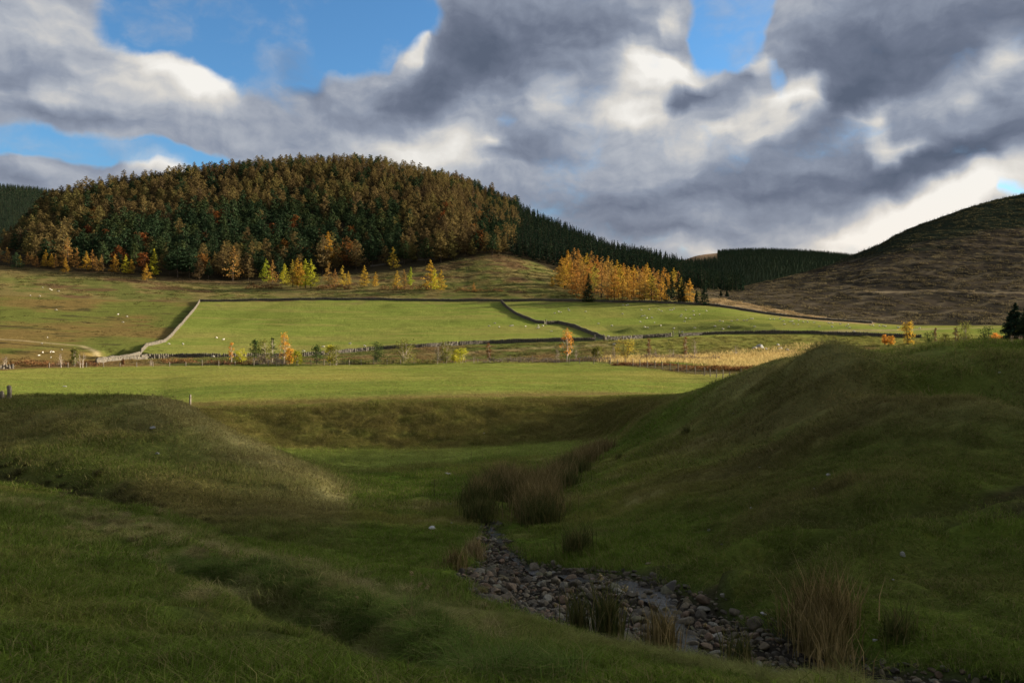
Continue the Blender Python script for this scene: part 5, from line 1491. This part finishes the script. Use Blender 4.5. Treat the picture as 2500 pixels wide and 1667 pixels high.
line_scatter('ditch_edge_grass', [(-60,1158),(150,1193),(300,1238),(450,1288),(560,1322)], 260, 0.5, TUS, 0.7, 1.4, (0.06, 0.06, 0.022), 'dark grass hanging into the ditch under the left mound')

# rough tussocks further off: moor, clearing, banks
RT = [patch(80 + i, 1.3, 120, 0.55, 0.10, 0.6) for i in range(5)]
turf('moor_tussocks', 16000, 380, 1100, RT, 1.2, 2.6, 'brown heathery tussocks mottling the moorland hill at the right', lambda K, px, py, x, y: (px > 1700) & (K > 15.2) & (K < 18.0), umax=0.66, e=3.0, tint_gain=1.0)
turf('bank_tussocks', 9000, 196, 300, RT, 0.5, 1.1, 'rough grass and rush tussocks on the banks below the lower wall', lambda K, px, py, x, y: (K > 11.05) & (K < 12.9), e=2.0)
turf('clearing_tussocks', 9000, 415, 590, RT, 0.7, 1.6, 'rough grass and bracken tussocks above the upper wall', lambda K, px, py, x, y: (K > 15.1) & (K < 16.0) & (px < 1760) & (fbm(x / 16, y / 16, 3, 77) > -0.1), e=2.0)
turf('pasture_tussocks', 3000, 250, 430, RT, 0.4, 0.9, 'scattered darker tussocks in the rough left pasture', lambda K, px, py, x, y: (K > 13.1) & (K < 15.0) & (px < 400) & (fbm(x / 18, y / 12, 3, 78) > 0.12), e=2.0, tint_gain=0.8)

# ------------------------------------------------------------------ stream bed
def bed_z(x, y):
    x = np.atleast_1d(np.asarray(x, float)); y = np.atleast_1d(np.asarray(y, float))
    return H(x, y) - 0.16 * poly_soft(x, y, BED, 0.25)
M_ROCK = stone_mat('river_stone', (0.055, 0.05, 0.045), (0.15, 0.135, 0.12), (0.085, 0.07, 0.055))
def vary_rock_mat():
    m, t, o = new_mat('wet_river_stone')
    oi = t.n('ShaderNodeObjectInfo'); geo = t.n('ShaderNodeNewGeometry')
    col = t.ramp(oi.outputs['Random'], [(0.0, (0.050, 0.042, 0.032)), (0.3, (0.085, 0.072, 0.052)), (0.55, (0.130, 0.106, 0.072)), (0.75, (0.12, 0.078, 0.052)), (0.9, (0.095, 0.088, 0.048)), (1.0, (0.18, 0.165, 0.14))])
    n = t.noise(geo.outputs['Position'], 16.0, 5, 0.65)
    v = t.maprange(n.outputs[0], 0.25, 0.75, 0.6, 1.35)
    cc = t.n('ShaderNodeCombineColor')
    for i in range(3): t.put(cc.inputs[i], v)
    col = t.mix(1.0, col, cc.outputs[0], 'MULTIPLY')
    d = t.n('ShaderNodeBsdfPrincipled'); t.put(d.inputs['Base Color'], col); d.inputs['Roughness'].default_value = 0.85; d.inputs['Specular IOR Level'].default_value = 0.2
    bm = t.n('ShaderNodeBump'); bm.inputs['Strength'].default_value = 0.4; bm.inputs['Distance'].default_value = 0.01
    t.put(bm.inputs['Height'], n.outputs[0]); t.put(d.inputs['Normal'], bm.outputs[0])
    t.t.links.new(d.outputs[0], o.inputs[0]); return m
M_WET = vary_rock_mat()
def rock_mesh(seed, mat, name='stone', sub=3, flat=0.6, rough=0.22):
    import bmesh
    bm = bmesh.new(); bmesh.ops.create_icosphere(bm, subdivisions=sub, radius=1.0)
    g = np.random.default_rng(seed)
    P = np.array([v.co[:] for v in bm.verts])
    # cut by random planes to get worn facets
    for k in range(13):
        n = g.normal(size=3); n /= np.linalg.norm(n); d = g.uniform(0.45, 0.85)
        s = P @ n; m = s > d
        P[m] -= np.outer((s[m] - d) * 0.97, n)
    P *= 1 + rough * 0.35 * fbm(P[:, 0] * 1.7 + seed, P[:, 1] * 1.7 + P[:, 2], 3, seed)[:, None]
    P *= np.array([1.0, g.uniform(0.6, 0.9), flat * g.uniform(0.7, 1.15)])
    for v, p in zip(bm.verts, P): v.co = p
    me = bpy.data.meshes.new(name); bm.to_mesh(me); bm.free()
    me.polygons.foreach_set('use_smooth', np.ones(len(me.polygons), bool))
    me.materials.append(mat); return me
RK = [rock_mesh(700 + i, M_WET, 'stream_stone', 3) for i in range(7)]
def sample_bed(n):
    lo = BED.min(0); hi = BED.max(0)
    p = rng.uniform(lo, hi, (n * 6, 2)); p = p[inpoly(p[:, 0], p[:, 1], BED)]
    # most of the detail is needed near the camera as well as far: keep by distance
    return p[:n]
def dart(P, r):
    cell = {}; keep = []; R2 = r.max()
    for i, (a, b) in enumerate(P):
        k = (int(a / R2), int(b / R2)); bad = False
        for u in (-1, 0, 1):
            for v in (-1, 0, 1):
                for j in cell.get((k[0] + u, k[1] + v), ()):
                    if (P[j, 0] - a) ** 2 + (P[j, 1] - b) ** 2 < (0.5 * (r[i] + r[j])) ** 2: bad = True; break
                if bad: break
            if bad: break
        if not bad: cell.setdefault(k, []).append(i); keep.append(i)
    return np.array(keep)
WATER_PX = [(1214,1252),(1204,1280),(1222,1312),(1262,1345),(1330,1372),(1400,1392),(1460,1406),(1520,1418),(1575,1438),(1622,1462),(1650,1505),(1668,1555),(1700,1590)]
WXY = lines_px(WATER_PX)
nb = 24000
P = sample_bed(nb)
size = np.clip(np.exp(rng.normal(math.log(0.044), 0.5, len(P))), 0.022, 0.19)
order = np.argsort(-size + rng.normal(0, .02, len(P))); P = P[order]; size = size[order]
kp = dart(P, size * 1.55); P = P[kp]; size = size[kp]
size = np.where(P[:, 1] < 10.5, np.minimum(size, 0.075), size)
wd, _ = seg_dist(P[:, 0], P[:, 1], WXY)
keepw = (wd > 0.20) | (rng.uniform(0, 1, len(P)) < 0.6); P = P[keepw]; size = size[keepw]
pz = bed_z(P[:, 0], P[:, 1])
app = size / P[:, 1]                       # apparent size in the photo
rowv = HY - F * pz / P[:, 1]; colv = CX + F * P[:, 0] / P[:, 1]
app = np.where((rowv > 1667) | (colv > 2500), 0, app)
o_ = np.argsort(-app); P = P[o_]; size = size[o_]; pz = pz[o_]; rowv = rowv[o_]; colv = colv[o_]
for i in range(300):
    part = 'upstream by the pale tuft' if colv[i] < 1330 else ('in the wide middle bend' if colv[i] < 1560 else ('near the glinting water' if colv[i] < 1760 else 'at the lower right end'))
    o = link('stream_stone', RK[i % 7], label='grey-brown worn stone among many in the stony stream bed, %s' % part, cat='stone', group='stones of the stream bed ' + part)
    o.location = (P[i, 0], P[i, 1], pz[i] + size[i] * 0.18); o.scale = (size[i],) * 3
    o.rotation_euler = (rnd.gauss(0, .25), rnd.gauss(0, .25), rnd.uniform(0, 6.28))
n = len(P) - 300
scatter('stream_gravel', np.stack([P[300:, 0], P[300:, 1], pz[300:] + size[300:] * 0.15], 1), np.stack([rng.normal(0, .3, n), rng.normal(0, .3, n), rng.uniform(0, 6.28, n)], 1),
        np.stack([size[300:]] * 3, 1), rng.integers(0, 7, n), RK, 'small grey stones and gravel covering the stream bed', 'gravel')
print('stones', len(P))
# water
def water():
    x, y, a = walk(WXY, 0.12)
    z0 = bed_z(x, y)
    ker = np.ones(9) / 9; z0 = np.convolve(np.pad(z0, 4, 'edge'), ker, 'valid')
    w = np.interp(np.linspace(0, 1, len(x)), np.array([0, 1, 2, 3, 4, 5, 6, 7, 8, 9, 10, 11, 12]) / 12.0, [0.12, 0.26, 0.22, 0.12, 0.10, 0.18, 0.30, 0.24, 0.24, 0.28, 0.15, 0.17, 0.08])
    w = w * (1 + 0.5 * fbm(x * 1.6, y * 1.6, 2, 7))
    far = sstep(16, 22, y); w = w * (1 - 0.2 * far)
    nx, ny = -np.sin(a), np.cos(a)
    cols = np.linspace(-1, 1, 9)
    V = np.stack([np.stack([x + nx * w * c, y + ny * w * c, z0 + 0.035], 1) for c in cols], 1)
    n = len(x); idx = np.arange(n * 9).reshape(n, 9)
    f = np.stack([idx[:-1, :-1].ravel(), idx[:-1, 1:].ravel(), idx[1:, 1:].ravel(), idx[1:, :-1].ravel()], 1)
    m, t, o = new_mat('stream_water')
    d = t.n('ShaderNodeBsdfPrincipled'); d.inputs['Base Color'].default_value = (0.02, 0.019, 0.015, 1); d.inputs['Roughness'].default_value = 0.06; d.inputs['IOR'].default_value = 1.33
    geo = t.n('ShaderNodeNewGeometry')
    ns = t.noise(geo.outputs['Position'], 14.0, 3, 0.6, 0.8)
    bm = t.n('ShaderNodeBump'); bm.inputs['Strength'].default_value = 0.7; bm.inputs['Distance'].default_value = 0.03
    t.put(bm.inputs['Height'], ns.outputs[0]); t.put(d.inputs['Normal'], bm.outputs[0]); t.t.links.new(d.outputs[0], o.inputs[0])
    link('stream_water', mesh_from('stream_water', V.reshape(-1, 3), f, m, smooth=True), kind='structure')
water()

def rock(px, py, wpx, label, mat=None, flat=0.6, seed=0, ymin=1.5, name='rock', inbed=False):
    x, y, z = hit(px, py, ymin=ymin)
    if inbed: z = float(bed_z(x, y)[0])
    s = wpx / F * y * 0.5
    o = link(name, rock_mesh(900 + seed, mat or M_ROCK, name, 3, flat), label=label, cat='rock')
    o.location = (x, y, z + s * 0.12); o.scale = (s, s, s); o.rotation_euler = (rnd.gauss(0, .2), rnd.gauss(0, .2), rnd.uniform(-0.5, 0.5))
M_PALEROCK = stone_mat('pale_stone', (0.26, 0.25, 0.24), (0.36, 0.35, 0.33), (0.22, 0.22, 0.17))
M_PINKROCK = stone_mat('pinkish_stone', (0.17, 0.12, 0.095), (0.21, 0.15, 0.12), (0.14, 0.11, 0.09))
rocks = [(1094,1158,20,'flat grey rock lying in the grass of the gully floor',M_PALEROCK,.4),(1068,1231,13,'small white rock left of the rushes',M_PALEROCK,.7),(1050,1231,9,'tiny pale rock touching the small white one',M_PALEROCK,.5),
 (1058,1292,26,'flat pale rock in the green hollow left of the stream',M_PALEROCK,.3),(1098,1232,12,'grey rock between the white one and the rushes',M_ROCK,.5),(1135,1249,15,'flat brownish rock beside the rushes',M_ROCK,.4),(1103,1280,10,'grey rock right of the flat pale one',M_PALEROCK,.6),
 (373,1047,20,'pale flat rock near the top of the left mound',M_PALEROCK,.4),(384,1108,11,'white rock halfway up the left mound',M_PALEROCK,.8),(148,1240,30,'flat grey-brown rock below the ditch at left',M_ROCK,.4),
 (2023,1161,13,'grey rock on the right slope, left of a flat one',M_PALEROCK,.8),(2068,1166,24,'flat grey rock on the right slope',M_PALEROCK,.4),(1989,1194,9,'white pebble-like rock on the right slope',M_PALEROCK,.6),(1855,1141,7,'tiny white rock high on the right slope',M_PALEROCK,.7),
 (1731,1295,14,'pale rock by the upper rut',M_PALEROCK,.7),(2203,1357,18,'upright white rock on the dark right bank',M_PALEROCK,1.0),(1835,1243,12,'small grey rock above the ruts',M_PALEROCK,.5),(1762,1330,10,'grey stone inside the upper rut',M_ROCK,.5),
 (2135,1565,15,'grey rock near the big brown rushes',M_PALEROCK,.6),(1865,1500,18,'pale rock at the stream edge left of the brown rushes',M_PALEROCK,.6),(2180,1415,9,'tiny rock on the dark right bank',M_PALEROCK,.6),(1181,1059,5,'tiny white rock on the dark embankment',M_PALEROCK,.8),
 (2440,912,10,'pale rock on the far right mound top',M_PALEROCK,.6),(1790,1010,9,'pale rock high on the right mound shoulder',M_PALEROCK,.5),(157,944,12,'white stone lying on the bright field at left',M_PALEROCK,.4)]
for q, (px, py, w, lb, mt, fl) in enumerate(rocks): rock(px, py, w, lb, mt, fl, q)
rock(1640, 1432, 34, 'large angular grey boulder on the far bank of the stream', M_ROCK, .9, 40)
rock(1899, 1622, 46, 'large rounded olive boulder at the lower end of the stones', M_ROCK, .95, 41, inbed=True)
rock(1436, 1392, 22, 'pinkish stone, left of three at the far edge of the stones', M_PINKROCK, .9, 42, inbed=True)
rock(1448, 1400, 20, 'pinkish stone, middle of three at the far edge of the stones', M_PINKROCK, .8, 43, inbed=True)
rock(1472, 1397, 24, 'pinkish stone, right of three at the far edge of the stones', M_PINKROCK, .8, 44, inbed=True)
rock(1582, 1376, 16, 'pinkish rock in the grass above the stream', M_PINKROCK, .5, 45)
rock(1535, 1472, 30, 'brown boulder beside the glinting water', M_PINKROCK, .7, 46, inbed=True)
for q, (px, py, w, lb) in enumerate([(1842,852,16,'rock at the left of the far outcrop'),(1855,850,20,'largest rock of the far outcrop below the grey wall'),(1868,854,14,'rock at the right of the far outcrop'),(1905,853,14,'grey rock, left of a far pair'),(1922,855,12,'grey rock, right of a far pair'),(1900,843,10,'small rock above the far pair')]):
    rock(px, py, w, lb, M_PALEROCK, .9, 50 + q, ymin=200)

# ------------------------------------------------------------------ rushes and stalks
def rush_mat(name, a, b, c):
    m, t, o = new_mat(name)
    geo = t.n('ShaderNodeNewGeometry')
    col = t.ramp(geo.outputs['Random Per Island'], [(0.0, a), (0.55, b), (1.0, c)])
    d = t.n('ShaderNodeBsdfDiffuse'); t.put(d.inputs[0], col)
    tr = t.n('ShaderNodeBsdfTranslucent'); t.put(tr.inputs[0], col)
    mx = t.n('ShaderNodeMixShader'); mx.inputs[0].default_value = 0.25
    t.t.links.new(d.outputs[0], mx.inputs[1]); t.t.links.new(tr.outputs[0], mx.inputs[2]); t.t.links.new(mx.outputs[0], o.inputs[0]); return m
R_BROWN = rush_mat('brown_rush', (0.09, 0.075, 0.028), (0.19, 0.145, 0.06), (0.38, 0.28, 0.13))
R_GREEN = rush_mat('green_rush', (0.05, 0.066, 0.02), (0.088, 0.095, 0.03), (0.20, 0.16, 0.065))
R_STRAW = rush_mat('straw_rush', (0.20, 0.15, 0.07), (0.32, 0.24, 0.12), (0.42, 0.33, 0.18))
def rush(px, py, h, mat, label, rad=0.28, n=260, seed=0, group=None):
    x, y, z = hit(px, py)
    g = np.random.default_rng(3000 + seed)
    p = g.normal(0, rad * 0.55, (n, 2)); b = np.stack([p[:, 0], p[:, 1], H(x + p[:, 0], y + p[:, 1]) - z - 0.05], 1)
    a = Acc(); v, f = blades(g, b, h * g.uniform(0.6, 1.12, n), 0.012 + 0.0004 * y, 0.17, 0.16); a.add(v, f)
    v, f = blades(g, b[:n // 6], h * g.uniform(0.5, 0.9, n // 6), 0.011 + 0.00035 * y, 0.5, 0.5); a.add(v, f)
    o = link('rush_clump', a.mesh('rush_clump', [mat]), label=label, cat='rushes', group=group); o.location = (x, y, z)
GR = 'tall brown rushes massed at the head of the stream'
for q, (px, py, h, mt) in enumerate([(1168,1238,1.2,R_GREEN),(1180,1222,1.35,R_BROWN),(1198,1212,1.3,R_GREEN),(1214,1200,1.4,R_BROWN),(1236,1196,1.35,R_BROWN),(1254,1206,1.4,R_BROWN),(1172,1260,0.9,R_GREEN),
    (1276,1222,1.5,R_BROWN),(1292,1246,1.5,R_BROWN),(1300,1272,1.35,R_BROWN),(1318,1284,1.3,R_GREEN),(1328,1256,1.45,R_BROWN),(1322,1226,1.45,R_BROWN),(1304,1206,1.35,R_BROWN),(1338,1204,1.3,R_BROWN),
    (1352,1188,1.35,R_BROWN),(1366,1172,1.35,R_BROWN),(1382,1160,1.35,R_GREEN),(1398,1150,1.35,R_BROWN),(1414,1140,1.4,R_BROWN),(1428,1130,1.4,R_BROWN),(1444,1120,1.35,R_BROWN),(1460,1110,1.3,R_BROWN),(1474,1102,1.2,R_BROWN),(1226,1180,1.2,R_GREEN),(1375,1190,1.0,R_GREEN),(1412,1160,1.1,R_GREEN),(1250,1226,1.1,R_GREEN)]):
    part = 'left part' if px < 1262 else ('middle by the stream' if px < 1345 else 'right tail running to the mound')
    tone = 'brown' if mt is R_BROWN else 'dark green'
    rush(px, py, h * 0.98, mt, 'tall %s rush clump in the dense reed mass, %s' % (tone, part), 0.55, 620, q, GR + ', ' + part + ', ' + tone)
rush(1158,1358,0.62,R_STRAW,'pale straw-coloured tuft at the top end of the stones',0.22,260,50)
rush(1113,1378,0.55,R_BROWN,'dark brown tuft left of the pale straw one',0.22,180,51)
rush(1408,1352,0.95,R_GREEN,'green-brown rush clump alone right of the reed mass',0.36,330,52)
rush(1412,1532,0.62,R_GREEN,'green rush on the near bank, left of two beside the stones',0.15,130,53)
rush(1488,1540,0.80,R_GREEN,'green rush on the near bank, right of two beside the stones',0.17,160,54)
rush(1618,1572,0.62,R_BROWN,'brown-green rush overhanging the lower stones',0.20,150,55)
rush(1802,1608,0.50,R_GREEN,'thin green rush among the lower stones',0.14,90,56)
rush(1985,1532,0.95,R_BROWN,'large rusty rush clump on the lower right, upper left part',0.32,300,57)
rush(2030,1548,0.95,R_BROWN,'large rusty rush clump on the lower right, upper right part',0.32,300,58)
rush(2000,1585,0.75,R_BROWN,'large rusty rush clump on the lower right, lowest part',0.28,220,59)
rush(2190,1560,0.55,R_GREEN,'small dark rush clump in the lower right corner grass',0.18,120,60)
rush(2050,1640,0.55,R_BROWN,'sparse brown rush at the very lower edge right of the boulder',0.22,90,61)
rush(1674,1064,0.75,R_GREEN,'dark rush standing alone on the right mound shoulder',0.20,120,62)
rush(1510,1122,0.45,R_GREEN,'tiny dark rush tuft right of the reed tail',0.16,90,63)

M_STALK = rush_mat('dead_stalk', (0.06, 0.045, 0.03), (0.09, 0.065, 0.04), (0.13, 0.09, 0.05))
M_STRAWS = rush_mat('seed_stalk', (0.24, 0.19, 0.09), (0.32, 0.26, 0.13), (0.40, 0.33, 0.18))
def stalk(px, py, hpx, label, mat, lean=0.15, seed=0, head=True, thick=0.006):
    x, y, z = hit(px, py); h = hpx / F * y
    g = np.random.default_rng(4000 + seed)
    top = (lean * h, g.normal(0, .05) * h, h)
    pts = [(0, 0, -0.05), (lean * h * 0.25, 0, h * 0.45), (lean * h * 0.6, 0, h * 0.78), top]
    a = Acc(); v, f = tube(pts, [thick, thick * .8, thick * .6, thick * .4], 4); a.add(v, f)
    if head:
        k = 26; t = g.uniform(0.72, 1.0, k)[:, None]; c = np.array(pts[2]) * (1 - t) + np.array(top) * t
        v, f = sprays(g, c + g.normal(0, 0.02 * h, (k, 3)), np.full(k, max(0.02, h * 0.045)), 1.4); a.add(v, f)
    o = link('dry_stalk', a.mesh('dry_stalk', [mat]), label=label, cat='stalk'); o.location = (x, y, z)
stalk(1060,1214,42,'dark dead dock stalk standing in the gully floor, left of the rushes',M_STALK,0.02,1,thick=.014)
stalk(1150,1122,18,'dark dead stalk on the pale gully floor, left of a pair',M_STALK,0.03,2,thick=.014)
stalk(1178,1122,20,'dark dead stalk on the pale gully floor, right of a pair',M_STALK,-.03,3,thick=.014)
stalk(1153,1146,18,'dark dead stalk just above the rush mass',M_STALK,0.0,4,thick=.014)
stalk(900,1190,26,'thin dead stalk at the foot of the left mound',M_STALK,0.0,5,thick=.010)
stalk(1003,1512,118,'tall upright pale grass stalk at lower centre',M_STRAWS,0.02,6,thick=.0022)
stalk(1000,1515,95,'pale grass stalk leaning right beside the tallest one',M_STRAWS,0.28,7,thick=.002)
stalk(985,1510,80,'pale grass stalk bending far to the right',M_STRAWS,0.75,8,thick=.002)
stalk(1440,1555,150,'long pale stalk in front of the stones, leaning right',M_STRAWS,0.18,9,thick=.0022)
stalk(1450,1560,125,'long pale stalk in front of the stones, strongly leaning',M_STRAWS,0.65,10,thick=.002)
stalk(1350,1545,70,'short pale stalk at the left of the near bank',M_STRAWS,0.1,11,thick=.002)
stalk(1560,1580,95,'pale stalk leaning left at the near bank',M_STRAWS,-.35,12,thick=.002)
stalk(1150,1500,60,'dry seed stalk where the stones begin',M_STRAWS,0.1,13,thick=.002)
stalk(870,1505,48,'short dry stalk on the near slope',M_STRAWS,0.05,14,thick=.002)
stalk(1700,1600,75,'dry stalk at the stones, leaning right',M_STRAWS,0.3,15,thick=.002)
stalk(190,1330,60,'thin dry stalk on the left near slope',M_STRAWS,0.3,16,thick=.003)
stalk(1850,1655,70,'arching dry stalk by the rounded boulder',M_STRAWS,-.9,17,thick=.002)
